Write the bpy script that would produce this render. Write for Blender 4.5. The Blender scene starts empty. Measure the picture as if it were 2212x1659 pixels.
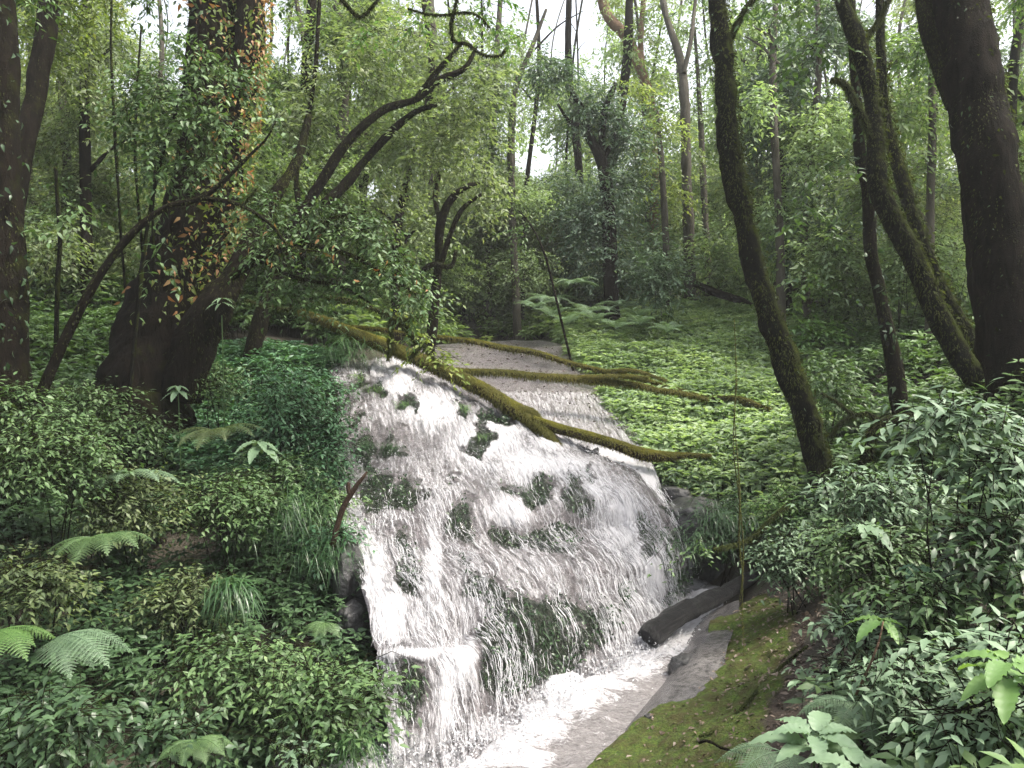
import bpy, math, random
import numpy as np
from mathutils import Vector, Matrix

SC = bpy.context.scene
# ------------------------------------------------------------------ camera, sky, sun, exposure
R = math.radians
FD = 1703.0                       # focal length in reference units (picture 2212 x 1659 units)
CU, CV = 1106.0, 829.5
CAM = np.array([0.0, 0.0, 3.0]); PITCH = R(4.0)
cam_data = bpy.data.cameras.new('camera')
cam = bpy.data.objects.new('camera', cam_data); SC.collection.objects.link(cam)
cam.location = CAM; cam.rotation_euler = (R(90) - PITCH, 0, 0)
cam_data.sensor_fit = 'HORIZONTAL'; cam_data.angle_x = 2 * math.atan(CU / FD)
cam_data.clip_start = 0.05; cam_data.clip_end = 2000
SC.camera = cam

SUN_EL, SUN_AZ = R(60), R(98)     # azimuth from +Y (away from the camera) towards +X (right)
world = bpy.data.worlds.new('World'); SC.world = world; world.use_nodes = True
wn = world.node_tree; wn.nodes.clear()
wo = wn.nodes.new('ShaderNodeOutputWorld'); wb = wn.nodes.new('ShaderNodeBackground')
sky = wn.nodes.new('ShaderNodeTexSky'); sky.sky_type = 'NISHITA'; sky.sun_disc = False
sky.sun_elevation = SUN_EL; sky.sun_rotation = SUN_AZ
sky.air_density = 1.0; sky.dust_density = 6.0; sky.ozone_density = 1.0
hs = wn.nodes.new('ShaderNodeHueSaturation'); hs.inputs['Saturation'].default_value = 0.35
wn.links.new(sky.outputs[0], hs.inputs['Color']); wn.links.new(hs.outputs[0], wb.inputs['Color'])
wb.inputs['Strength'].default_value = 0.15
wn.links.new(wb.outputs[0], wo.inputs[0])
sun_d = bpy.data.lights.new('sun', 'SUN'); sun_d.energy = 2.0; sun_d.angle = R(16); sun_d.color = (1.0, 0.92, 0.78)
sun = bpy.data.objects.new('sun', sun_d); SC.collection.objects.link(sun)
sdir = Vector((math.sin(SUN_AZ) * math.cos(SUN_EL), math.cos(SUN_AZ) * math.cos(SUN_EL), math.sin(SUN_EL)))
sun.rotation_euler = sdir.to_track_quat('Z', 'Y').to_euler(); sun.location = (6, 8, 20)
SC.view_settings.view_transform = 'Standard'; SC.view_settings.look = 'None'
SC.view_settings.exposure = 1.78; SC.view_settings.gamma = 1.0
SC.view_settings.use_curve_mapping = False
cy = SC.cycles
cy.max_bounces = 6; cy.diffuse_bounces = 3; cy.glossy_bounces = 2; cy.transmission_bounces = 3
cy.transparent_max_bounces = 12; cy.volume_bounces = 0
cy.sample_clamp_indirect = 4.0; cy.caustics_reflective = False; cy.caustics_refractive = False
cy.use_denoising = True; cy.volume_step_rate = 4

# ------------------------------------------------------------------ maths helpers
rng = np.random.default_rng(7)
cp, sp = math.cos(PITCH), math.sin(PITCH)

def at(u, v, d):
    """a point seen at (u, v) in the reference frame, d metres ahead of the camera"""
    u = np.asarray(u, float); v = np.asarray(v, float); d = np.asarray(d, float)
    x = (u - CU) / FD * d; y = (CV - v) / FD * d
    return np.stack([x + CAM[0], CAM[1] + y * sp + d * cp, CAM[2] + y * cp - d * sp], -1)

def proj(P):
    q = P - CAM
    d = q[..., 1] * cp - q[..., 2] * sp
    y = q[..., 1] * sp + q[..., 2] * cp
    d = np.maximum(d, 1e-3)
    return CU + q[..., 0] / d * FD, CV - y / d * FD, d

def nrm(v):
    return v / np.maximum(np.linalg.norm(v, axis=-1, keepdims=True), 1e-9)

def _hash(i, j, k, s):
    h = (i * 374761393 + j * 668265263 + k * 2147483647 + s * 974711) & 0xffffffff
    h = ((h ^ (h >> 13)) * 1274126177) & 0xffffffff
    h = ((h ^ (h >> 15)) * 2246822519) & 0xffffffff
    return ((h ^ (h >> 16)) & 0xffff) / 65535.0

def vnoise(P, f=1.0, s=0):
    Q = np.asarray(P, float) * f + 1000.0
    I = np.floor(Q).astype(np.int64); t = Q - I; t = t * t * (3 - 2 * t)
    i, j, k = I[..., 0], I[..., 1], I[..., 2]; r = 0
    for a in (0, 1):
        for b in (0, 1):
            for c in (0, 1):
                w = (t[..., 0] if a else 1 - t[..., 0]) * (t[..., 1] if b else 1 - t[..., 1]) * (t[..., 2] if c else 1 - t[..., 2])
                r = r + w * _hash(i + a, j + b, k + c, s)
    return r * 2 - 1

def fbm(P, f=1.0, o=4, s=0):
    r = 0; a = 1.0
    for q in range(o):
        r = r + a * vnoise(P, f * 2 ** q, s + q * 17); a *= 0.5
    return r

def inpoly(u, v, poly):
    ins = np.zeros(np.shape(u), bool); n = len(poly); j = n - 1
    for i in range(n):
        xi, yi = poly[i]; xj, yj = poly[j]
        c = ((yi > v) != (yj > v)) & (u < (xj - xi) * (v - yi) / (yj - yi + 1e-12) + xi)
        ins ^= c; j = i
    return ins

def catmull(P, n):
    P = np.asarray(P, float)
    if len(P) < 3:
        t = np.linspace(0, 1, n)[:, None]; return P[0] * (1 - t) + P[-1] * t
    seg = np.linalg.norm(np.diff(P[:, :3], axis=0), axis=1); T = np.concatenate([[0], np.cumsum(seg)]); T /= T[-1]
    q = np.linspace(0, 1, n); i = np.clip(np.searchsorted(T, q, side='right') - 1, 0, len(P) - 2)
    t = ((q - T[i]) / np.maximum(T[i + 1] - T[i], 1e-9))[:, None]
    p1 = P[i]; p2 = P[i + 1]; p0 = P[np.maximum(i - 1, 0)]; p3 = P[np.minimum(i + 2, len(P) - 1)]
    h = np.maximum(T[i + 1] - T[i], 1e-9)[:, None]
    d1 = (p2 - p0) / np.maximum((T[i + 1] - T[np.maximum(i - 1, 0)])[:, None], 1e-9) * h
    d2 = (p3 - p1) / np.maximum((T[np.minimum(i + 2, len(P) - 1)] - T[i])[:, None], 1e-9) * h
    t2 = t * t; t3 = t2 * t
    return (2 * t3 - 3 * t2 + 1) * p1 + (t3 - 2 * t2 + t) * d1 + (-2 * t3 + 3 * t2) * p2 + (t3 - t2) * d2

# ------------------------------------------------------------------ mesh collecting and linking
class MB:
    def __init__(s):
        s.v = []; s.t = []; s.r = []; s.m = []; s.n = 0
    def add(s, V, T, rnd=None, mat=0):
        V = np.asarray(V, float).reshape(-1, 3); T = np.asarray(T, np.int64).reshape(-1, 3)
        if len(T) == 0: return
        s.v.append(V); s.t.append(T + s.n); s.n += len(V)
        s.r.append(np.full(len(T), 0.5) if rnd is None else np.asarray(rnd, float))
        s.m.append(np.full(len(T), mat, np.int32))
    def build(s, name, mats, parent=None, smooth=True, origin=None, attrs=None, uv=None):
        V = np.concatenate(s.v); T = np.concatenate(s.t); rr = np.concatenate(s.r); mm = np.concatenate(s.m)
        off = np.zeros(3)
        if parent is not None: off = np.array(parent.matrix_world.translation) if 'at' not in parent else np.array(parent['at'])
        elif origin is not None: off = np.array(origin)
        me = bpy.data.meshes.new(name)
        me.vertices.add(len(V)); me.vertices.foreach_set('co', (V - off).astype(np.float32).ravel())
        me.loops.add(len(T) * 3); me.loops.foreach_set('vertex_index', T.astype(np.int32).ravel())
        me.polygons.add(len(T)); me.polygons.foreach_set('loop_start', (np.arange(len(T)) * 3).astype(np.int32))
        me.polygons.foreach_set('material_index', mm)
        me.polygons.foreach_set('use_smooth', np.full(len(T), smooth))
        a = me.attributes.new('rnd', 'FLOAT', 'FACE'); a.data.foreach_set('value', rr.astype(np.float32))
        if attrs:
            for k, x in attrs.items():
                b = me.attributes.new(k, 'FLOAT', 'POINT'); b.data.foreach_set('value', np.asarray(x, np.float32))
        if uv is not None:
            l = me.uv_layers.new(name='UVMap'); l.data.foreach_set('uv', uv[T.ravel()].astype(np.float32).ravel())
        me.update(calc_edges=True)
        for x in (mats if isinstance(mats, (list, tuple)) else [mats]): me.materials.append(x)
        o = bpy.data.objects.new(name, me); SC.collection.objects.link(o)
        if parent is not None: o.parent = parent
        elif origin is not None: o.location = origin
        return o

def tag(o, label=None, cat=None, group=None, kind=None):
    if label: o['label'] = label
    if cat: o['category'] = cat
    if group: o['group'] = group
    if kind: o['kind'] = kind
    return o

BASES = {}
def thing(name, label, cat, loc, group=None):
    o = bpy.data.objects.new(name, None); SC.collection.objects.link(o)
    o.location = loc; o.empty_display_size = 0.2; BASES[o.name] = np.array(loc, float)
    tag(o, label, cat, group); return o

def part(mb, name, mats, parent, **k):
    """link a collected mesh as a child of a thing, in the thing's own space"""
    base = BASES[parent.name]
    for i in range(len(mb.v)): mb.v[i] = mb.v[i] - base
    class _P: pass
    o = mb.build(name, mats, None, **k); o.parent = parent
    return o

def subpart(mb, name, mats, parent_part, **k):
    base = BASES[parent_part.parent.name]
    for i in range(len(mb.v)): mb.v[i] = mb.v[i] - base
    o = mb.build(name, mats, None, **k); o.parent = parent_part
    return o

# ------------------------------------------------------------------ geometry makers
def leaves(mb, P, D, N, L, W, rnd=None, full=False, droop=0.25, fold=0.25, mat=0):
    n = len(P)
    if n == 0: return
    D = nrm(D); N = nrm(N - D * np.sum(N * D, -1, keepdims=True)); S = np.cross(D, N)
    L = np.broadcast_to(L, (n,))[:, None]; W = np.broadcast_to(W, (n,))[:, None] * 0.5
    if rnd is None: rnd = rng.random(n)
    if not full:
        a = P; b = P + D * L * .45 + S * W + N * W * fold; c = P + D * L - N * L * droop; d = P + D * L * .45 - S * W + N * W * fold
        V = np.stack([a, b, c, d], 1).reshape(-1, 3)
        k = np.arange(n)[:, None] * 4
        T = np.concatenate([k + [[0, 1, 2]], k + [[0, 2, 3]]], 1).reshape(-1, 3)
        mb.add(V, T, np.repeat(rnd, 2), mat)
    else:
        dr = lambda x: -N * L * droop * x * x
        m0 = P; m1 = P + D * L * .35 + dr(.35); m2 = P + D * L * .7 + dr(.7); tp = P + D * L + dr(1.05)
        l1 = m1 + S * W + N * W * fold; r1 = m1 - S * W + N * W * fold
        l2 = m2 + S * W * .62 + N * W * fold * .6; r2 = m2 - S * W * .62 + N * W * fold * .6
        V = np.stack([m0, l1, m1, r1, l2, m2, r2, tp], 1).reshape(-1, 3)
        k = np.arange(n)[:, None] * 8
        tr = [(0, 2, 1), (0, 3, 2), (1, 2, 5), (1, 5, 4), (2, 3, 6), (2, 6, 5), (4, 5, 7), (5, 6, 7)]
        T = np.concatenate([k + [list(t)] for t in tr], 1).reshape(-1, 3)
        mb.add(V, T, np.repeat(rnd, 8), mat)

def blades(mb, P, D, L, W, bend=0.6, rnd=None, mat=0, seg=3):
    """grass blades: strips that arch over under their weight"""
    n = len(P); D = nrm(D); L = np.broadcast_to(L, (n,))[:, None]; W = np.broadcast_to(W, (n,))[:, None] * .5
    H = D.copy(); H[:, 2] = 0; H = nrm(H + 1e-4); S = nrm(np.cross(D, [0, 0, 1.0]) + 1e-4)
    rows = []; p = P.copy(); d = D.copy()
    for i in range(seg + 1):
        w = W * (1 - (i / seg) ** 1.5 * .95)
        rows += [p - S * w, p + S * w]
        d = nrm(d + np.array([0, 0, -1.0]) * bend / seg * 1.4 + H * .15); p = p + d * L / seg
    V = np.stack(rows, 1).reshape(-1, 3); k = np.arange(n)[:, None] * (2 * seg + 2); T = []
    for i in range(seg):
        T += [k + [[2 * i, 2 * i + 1, 2 * i + 3]], k + [[2 * i, 2 * i + 3, 2 * i + 2]]]
    T = np.concatenate(T, 1).reshape(-1, 3)
    mb.add(V, T, np.repeat(rng.random(n) if rnd is None else rnd, 2 * seg), mat)

def tube(mb, P, Rr, sides=12, n=None, rough=0.12, f=3.0, seed=0, mat=0, caps=True):
    """tapered rough tube through P with radii Rr; returns the dense path and radii"""
    P = np.asarray(P, float); Rr = np.asarray(Rr, float)
    n = n or max(4, int(len(P) * 5))
    Q = catmull(np.concatenate([P, Rr[:, None]], 1), n); C = Q[:, :3]; r = np.maximum(Q[:, 3], 0.001)
    Tn = nrm(np.gradient(C, axis=0)); up = np.array([0.31, 0.2, 0.93])
    ref = nrm(np.cross(Tn, up)); b = np.cross(Tn, ref)
    a = np.linspace(0, 2 * math.pi, sides, endpoint=False)
    ring = C[:, None] + r[:, None, None] * (np.cos(a)[None, :, None] * ref[:, None] + np.sin(a)[None, :, None] * b[:, None])
    if rough > 0:
        nz = fbm(ring, f, 3, seed)
        if sides >= 24:
            al = np.concatenate([[0], np.cumsum(np.linalg.norm(np.diff(C, axis=0), axis=1))])
            q_ = np.stack(np.broadcast_arrays(np.cos(a)[None] * 1.0, np.sin(a)[None] * 1.0, al[:, None] * .45), -1)
            nz = nz + .55 * (.35 - np.abs(fbm(q_, 4.5, 3, seed + 3)))
        dirn = nrm(ring - C[:, None]); ring = ring + dirn * (r[:, None, None] * rough * nz[..., None])
    V = ring.reshape(-1, 3); T = []
    i = np.arange(n - 1)[:, None] * sides; j = np.arange(sides)[None]; j2 = (j + 1) % sides
    A = (i + j).ravel(); B = (i + j2).ravel(); D = (i + sides + j2).ravel(); E = (i + sides + j).ravel()
    T = np.concatenate([np.stack([A, B, D], 1), np.stack([A, D, E], 1)])
    if caps:
        V = np.concatenate([V, C[:1], C[-1:]]); c0 = n * sides; c1 = c0 + 1; jj = np.arange(sides); k2 = (jj + 1) % sides
        T = np.concatenate([T, np.stack([np.full(sides, c0), k2, jj], 1), np.stack([np.full(sides, c1), (n - 1) * sides + jj, (n - 1) * sides + k2], 1)])
    mb.add(V, T, None, mat)
    return C, r

def twig_lines(mb, A, B, r=0.006, sag=0.0, mat=0):
    """many thin three-sided twigs from A to B"""
    n = len(A)
    if n == 0: return
    d = nrm(B - A); s = nrm(np.cross(d, [0.1, 0.2, 1.0])); t = np.cross(d, s); M = (A + B) / 2 + rng.normal(0, .05, A.shape); M[:, 2] += sag
    rr = np.broadcast_to(r, (n,))[:, None]; rows = []
    for p, k in ((A, 1), (M, .7), (B, .35)):
        for q in range(3):
            an = q * 2.0944; rows.append(p + rr * k * (math.cos(an) * s + math.sin(an) * t))
    V = np.stack(rows, 1).reshape(-1, 3); k = np.arange(n)[:, None] * 9; T = []
    for l in (0, 3):
        for q in range(3):
            a, b = l + q, l + (q + 1) % 3
            T += [k + [[a, b, b + 3]], k + [[a, b + 3, a + 3]]]
    mb.add(V, np.concatenate(T, 1).reshape(-1, 3), None, mat)

def grid_tris(nr, nc):
    i = np.arange(nr - 1)[:, None] * nc; j = np.arange(nc - 1)[None]
    A = (i + j).ravel(); B = A + 1; C = A + nc; D = C + 1
    return np.concatenate([np.stack([A, C, D], 1), np.stack([A, D, B], 1)])

def patch(rows, nr, nc):
    """smooth sheet through a net of (u, v, d) points; rows of equal length"""
    K = np.array([[at(*p) for p in r] for r in rows])
    a = np.stack([catmull(r, nc) for r in K])                                   # rows x nc
    out = np.stack([catmull(a[:, j], nr) for j in range(nc)], 1)
    return out

def surf_normals(G):
    a = np.gradient(G, axis=0); b = np.gradient(G, axis=1); N = nrm(np.cross(a, b))
    C = CAM - G; f = np.sign(np.sum(N * C, -1, keepdims=True)); f[f == 0] = 1
    return N * f

# ------------------------------------------------------------------ materials
def mat(name):
    m = bpy.data.materials.new(name); m.use_nodes = True; nt = m.node_tree; nt.nodes.clear()
    out = nt.nodes.new('ShaderNodeOutputMaterial'); return m, nt, out
def N(nt, t, **k):
    n = nt.nodes.new(t)
    for a, b in k.items():
        if hasattr(n, a): setattr(n, a, b)
        else: n.inputs[a.replace('_', ' ')].default_value = b
    return n
def ramp(nt, fac, stops, interp='LINEAR'):
    r = nt.nodes.new('ShaderNodeValToRGB'); r.color_ramp.interpolation = interp
    e = r.color_ramp.elements
    while len(e) < len(stops): e.new(0.5)
    for x, (p, c) in zip(e, stops):
        x.position = p; x.color = (*c, 1) if not isinstance(c, (int, float)) else (c, c, c, 1)
    nt.links.new(fac, r.inputs[0]); return r.outputs[0]
def mixc(nt, fac, a, b, mode='MIX'):
    m = nt.nodes.new('ShaderNodeMix'); m.data_type = 'RGBA'; m.blend_type = mode
    for s, v in ((m.inputs[0], fac), (m.inputs[6], a), (m.inputs[7], b)):
        if isinstance(v, bpy.types.NodeSocket): nt.links.new(v, s)
        else: s.default_value = v if isinstance(v, (int, float)) else (*v, 1)
    return m.outputs[2]
def mth(nt, op, a, b=0.0, clamp=False):
    m = nt.nodes.new('ShaderNodeMath'); m.operation = op; m.use_clamp = clamp
    for s, v in ((m.inputs[0], a), (m.inputs[1], b)):
        if isinstance(v, bpy.types.NodeSocket): nt.links.new(v, s)
        else: s.default_value = v
    return m.outputs[0]
def noise(nt, vec, scale, detail=4, rough=.55, dist=0):
    n = nt.nodes.new('ShaderNodeTexNoise'); n.inputs['Scale'].default_value = scale; n.inputs['Detail'].default_value = detail
    n.inputs['Roughness'].default_value = rough; n.inputs['Distortion'].default_value = dist
    if vec is not None: nt.links.new(vec, n.inputs['Vector'])
    return n.outputs['Fac']
def mapping(nt, vec, scale):
    m = nt.nodes.new('ShaderNodeMapping'); m.inputs['Scale'].default_value = scale; nt.links.new(vec, m.inputs['Vector']); return m.outputs[0]
def bump(nt, h, strength=.5, dist=.02):
    b = nt.nodes.new('ShaderNodeBump'); b.inputs['Strength'].default_value = strength; b.inputs['Distance'].default_value = dist
    nt.links.new(h, b.inputs['Height']); return b.outputs[0]

def leaf_mat(name, cols, rough=.5, trans=.28, spec=.45, patchy=.45, tint=(1.15, 1.25, .55)):
    """cols: 4 leaf colours picked leaf by leaf, patches of paler and darker plants"""
    if 'orange' not in name and 'dead' not in name: cols = [tuple(x * .84 + (.25 * c_[0] + .65 * c_[1] + .1 * c_[2]) * .16 for x in c_) for c_ in cols]
    m, nt, out = mat(name)
    at_ = N(nt, 'ShaderNodeAttribute', attribute_name='rnd')
    geo = N(nt, 'ShaderNodeNewGeometry')
    nz = noise(nt, geo.outputs['Position'], 1.1, 2)
    f = mth(nt, 'ADD', mth(nt, 'MULTIPLY', at_.outputs['Fac'], 1 - patchy), mth(nt, 'MULTIPLY', mth(nt, 'MULTIPLY_ADD', nz, 2.2), patchy))
    # MULTIPLY_ADD needs its third input
    for n_ in nt.nodes:
        if n_.type == 'MATH' and n_.operation == 'MULTIPLY_ADD': n_.inputs[2].default_value = -.6
    c = ramp(nt, f, [(0.0, cols[0]), (.35, cols[1]), (.7, cols[2]), (1.0, cols[3])])
    p = N(nt, 'ShaderNodeBsdfPrincipled'); nt.links.new(c, p.inputs['Base Color'])
    p.inputs['Roughness'].default_value = rough; p.inputs['Specular IOR Level'].default_value = spec
    t = N(nt, 'ShaderNodeBsdfTranslucent'); nt.links.new(mixc(nt, 1.0, c, tint, 'MULTIPLY'), t.inputs['Color'])
    mx = N(nt, 'ShaderNodeMixShader'); mx.inputs[0].default_value = trans
    nt.links.new(p.outputs[0], mx.inputs[1]); nt.links.new(t.outputs[0], mx.inputs[2]); nt.links.new(mx.outputs[0], out.inputs[0])
    return m

M = {}
M['leaf_blue'] = leaf_mat('bluish_green_leaf', [(.022, .07, .028), (.04, .125, .05), (.07, .18, .075), (.11, .24, .10)], rough=.46)
M['leaf_green'] = leaf_mat('mid_green_leaf', [(.03, .065, .018), (.055, .12, .03), (.09, .17, .045), (.15, .24, .06)])
M['leaf_dark'] = leaf_mat('dark_green_leaf', [(.016, .04, .014), (.03, .07, .024), (.05, .105, .036), (.085, .16, .055)], rough=.4)
M['leaf_yellow'] = leaf_mat('yellow_green_leaf', [(.06, .09, .014), (.12, .18, .025), (.19, .26, .035), (.30, .31, .05)], trans=.45)
M['leaf_olive'] = leaf_mat('olive_leaf', [(.045, .07, .028), (.085, .13, .042), (.14, .19, .06), (.21, .25, .08)], trans=.45)
M['leaf_pale'] = leaf_mat('pale_sage_leaf', [(.05, .10, .05), (.09, .165, .08), (.14, .23, .12), (.22, .32, .17)], rough=.52)
M['leaf_bright'] = leaf_mat('bright_green_leaf', [(.035, .10, .018), (.07, .17, .025), (.12, .24, .04), (.20, .30, .05)], trans=.35)
M['leaf_orange'] = leaf_mat('withered_orange_leaf', [(.16, .09, .03), (.28, .14, .05), (.38, .24, .10), (.22, .22, .04)], trans=.4, tint=(1.2, .9, .5))
M['leaf_litter'] = leaf_mat('dead_leaf', [(.035, .024, .016), (.08, .055, .036), (.16, .12, .09), (.33, .28, .24)], trans=.05, rough=.5, tint=(1, 1, 1))
M['grass'] = leaf_mat('grass_blade', [(.012, .04, .012), (.025, .075, .02), (.05, .12, .03), (.09, .18, .05)], rough=.3)
M['moss_fuzz'] = leaf_mat('moss_fuzz', [(.03, .035, .006), (.07, .075, .01), (.13, .12, .015), (.20, .16, .025)], rough=.8, spec=.15, trans=.35)
M['far_green'] = leaf_mat('lightened_forest_leaf', [(.07, .12, .045), (.12, .20, .07), (.19, .28, .10), (.30, .38, .14)], trans=.5)  # far_ leaf colours raised, standing in for forest light and pale haze
M['far_olive'] = leaf_mat('lightened_olive_leaf', [(.085, .125, .06), (.14, .20, .09), (.21, .27, .125), (.31, .34, .17)], trans=.5)
M['far_pale'] = leaf_mat('lightened_pale_leaf', [(.11, .18, .085), (.19, .29, .13), (.28, .39, .19), (.40, .50, .25)], trans=.45)
M['far_yellow'] = leaf_mat('lightened_yellow_leaf', [(.11, .15, .035), (.17, .24, .055), (.25, .32, .075), (.36, .36, .10)], trans=.5)
M['far_dark'] = leaf_mat('lightened_dark_leaf', [(.04, .085, .05), (.07, .13, .08), (.11, .18, .11), (.16, .24, .14)], trans=.35)
M['moss_trunk'] = leaf_mat('trunk_moss', [(.012, .018, .004), (.028, .038, .007), (.055, .07, .012), (.10, .11, .018)], rough=.8, spec=.1, trans=.4)
M['moss_dark'] = leaf_mat('wet_moss', [(.006, .018, .006), (.014, .04, .012), (.03, .08, .02), (.07, .14, .035)], rough=.35, trans=.15)

def bark_mat(name, c1, c2, moss, amount=.5, scale=6.0, mossz=.35):
    m, nt, out = mat(name)
    tc = N(nt, 'ShaderNodeTexCoord'); geo = N(nt, 'ShaderNodeNewGeometry')
    n1 = noise(nt, mapping(nt, tc.outputs['Object'], (1, 1, .35)), scale, 8, .7, .4)
    n2 = noise(nt, tc.outputs['Object'], scale * .45, 5, .65)
    n3 = noise(nt, tc.outputs['Object'], scale * 14, 3, .6)
    c = ramp(nt, n1, [(.3, c1), (.7, c2)])
    sep = N(nt, 'ShaderNodeSeparateXYZ'); nt.links.new(geo.outputs['Normal'], sep.inputs[0])
    f = mth(nt, 'ADD', mth(nt, 'MULTIPLY', sep.outputs[2], mossz), mth(nt, 'MULTIPLY', sep.outputs[0], .22))
    f = mth(nt, 'ADD', f, mth(nt, 'ADD', n2, amount - 1.0))
    f = ramp(nt, f, [(.0, 0.0), (.22, 1.0)])
    mc = mixc(nt, n3, tuple(x * .45 for x in moss), tuple(min(1, x * 1.5) for x in moss))
    c = mixc(nt, f, c, mc)
    p = N(nt, 'ShaderNodeBsdfPrincipled'); nt.links.new(c, p.inputs['Base Color']); p.inputs['Roughness'].default_value = .85
    p.inputs['Specular IOR Level'].default_value = .06
    h = mth(nt, 'ADD', n1, mth(nt, 'MULTIPLY', n3, .35))
    nt.links.new(bump(nt, h, 1.0, .09), p.inputs['Normal']); nt.links.new(p.outputs[0], out.inputs[0]); return m
M['bark_dark'] = bark_mat('dark_mossy_bark', (.005, .004, .003), (.022, .017, .012), (.026, .032, .007), .25, 11)
M['bark_green'] = bark_mat('green_mossy_bark', (.004, .004, .003), (.014, .013, .009), (.045, .058, .010), .40, 11)
M['bark_log'] = bark_mat('thick_moss_log', (.014, .010, .007), (.05, .034, .022), (.115, .11, .016), .44, 8, .65)
M['bark_bare'] = bark_mat('half_rotten_log', (.025, .017, .012), (.085, .056, .04), (.09, .08, .015), .2, 7, .3)
M['bark_pale'] = bark_mat('pale_brown_bark', (.12, .08, .055), (.24, .16, .11), (.10, .10, .04), .15, 5, .1)
M['bark_grey'] = bark_mat('grey_bark', (.05, .045, .035), (.12, .11, .09), (.07, .08, .03), .3, 5, .1)
M['bark_wet'] = bark_mat('wet_black_bark', (.003, .003, .003), (.02, .019, .019), (.09, .09, .09), .10, 14, .3)  # grey in the moss slot paints highlight patches on the log
M['bark_wet'].node_tree.nodes['Principled BSDF'].inputs['Roughness'].default_value = .36
M['bark_wet'].node_tree.nodes['Principled BSDF'].inputs['Specular IOR Level'].default_value = .7
M['moss_stem'] = bark_mat('mossy_vine', (.03, .035, .015), (.07, .075, .03), (.09, .10, .03), .6)
M['twig'] = bark_mat('dark_twig', (.008, .007, .005), (.025, .02, .014), (.03, .035, .01), .3)

def soil():
    m, nt, out = mat('forest_soil'); tc = N(nt, 'ShaderNodeTexCoord')
    n1 = noise(nt, tc.outputs['Object'], 2.5, 6, .65); n2 = noise(nt, tc.outputs['Object'], 30, 4, .7)
    c = ramp(nt, n1, [(.3, (.012, .010, .007)), (.55, (.03, .026, .016)), (.8, (.03, .045, .012))])
    c = mixc(nt, mth(nt, 'MULTIPLY', n2, .5), c, (.07, .055, .04))
    p = N(nt, 'ShaderNodeBsdfPrincipled'); nt.links.new(c, p.inputs['Base Color']); p.inputs['Roughness'].default_value = .9
    nt.links.new(bump(nt, n2, .8, .04), p.inputs['Normal']); nt.links.new(p.outputs[0], out.inputs[0]); return m
M['soil'] = soil()

def rock_mat(name, c1, c2, rough=.35, scale=3, dark=(.02, .022, .018), moss=True):
    """wet rock; the 'moss' vertex value marks moss and, on the falls, painted recess shade"""
    m, nt, out = mat(name); tc = N(nt, 'ShaderNodeTexCoord')
    n1 = noise(nt, tc.outputs['Object'], scale, 7, .65); n2 = noise(nt, tc.outputs['Object'], scale * 12, 5, .7); n3 = noise(nt, tc.outputs['Object'], scale * 40, 3, .6)
    c = ramp(nt, n1, [(.3, c1), (.7, c2)])
    c = mixc(nt, ramp(nt, n2, [(.35, 1.0), (.55, 0.0)]), c, tuple(x * .55 for x in c1))
    if moss:
        a = N(nt, 'ShaderNodeAttribute', attribute_name='moss')
        f = ramp(nt, mth(nt, 'ADD', a.outputs['Fac'], mth(nt, 'MULTIPLY', mth(nt, 'SUBTRACT', n2, .5), .9)), [(.4, 0.0), (.6, 1.0)])
        c = mixc(nt, f, c, mixc(nt, n3, dark, (.03, .05, .015)))
    p = N(nt, 'ShaderNodeBsdfPrincipled'); nt.links.new(c, p.inputs['Base Color']); p.inputs['Roughness'].default_value = rough
    h = mth(nt, 'ADD', mth(nt, 'MULTIPLY', n1, 2.0), mth(nt, 'ADD', mth(nt, 'MULTIPLY', n2, .5), mth(nt, 'MULTIPLY', n3, .2)))
    nt.links.new(bump(nt, h, .8, .03), p.inputs['Normal']); nt.links.new(p.outputs[0], out.inputs[0]); return m
M['rock'] = rock_mat('wet_pinkish_rock', (.27, .24, .25), (.42, .38, .395), .3)
M['rock_dark'] = rock_mat('dark_wet_rock', (.015, .015, .015), (.07, .068, .068), .3, 2.5, moss=False)
M['rock_slab'] = rock_mat('smooth_wet_slab', (.06, .056, .055), (.16, .15, .147), .16, 1.6)
M['rock_pale'] = rock_mat('pale_stream_rock', (.42, .375, .39), (.58, .525, .545), .3, 2)

def moss_slab():
    m, nt, out = mat('mossy_slab'); tc = N(nt, 'ShaderNodeTexCoord')
    n1 = noise(nt, tc.outputs['Object'], 2.2, 6, .7); n2 = noise(nt, tc.outputs['Object'], 45, 4, .7); n4 = noise(nt, tc.outputs['Object'], 9, 5, .7)
    a = N(nt, 'ShaderNodeAttribute', attribute_name='moss')
    g = ramp(nt, n2, [(.3, (.02, .036, .006)), (.5, (.052, .088, .012)), (.72, (.11, .15, .022))])
    g = mixc(nt, ramp(nt, n4, [(.38, 0.0), (.62, .9)]), g, (.05, .042, .014))
    b = ramp(nt, n2, [(.3, (.02, .015, .012)), (.7, (.085, .065, .05))])
    f = ramp(nt, mth(nt, 'ADD', a.outputs['Fac'], mth(nt, 'SUBTRACT', n1, .5)), [(.42, 0.0), (.55, 1.0)])
    c = mixc(nt, f, b, g)
    p = N(nt, 'ShaderNodeBsdfPrincipled'); nt.links.new(c, p.inputs['Base Color']); p.inputs['Roughness'].default_value = .85
    p.inputs['Specular IOR Level'].default_value = .25
    nt.links.new(bump(nt, mth(nt, 'ADD', n2, n4), 1.0, .03), p.inputs['Normal']); nt.links.new(p.outputs[0], out.inputs[0]); return m
M['moss_slab'] = moss_slab()

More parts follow.
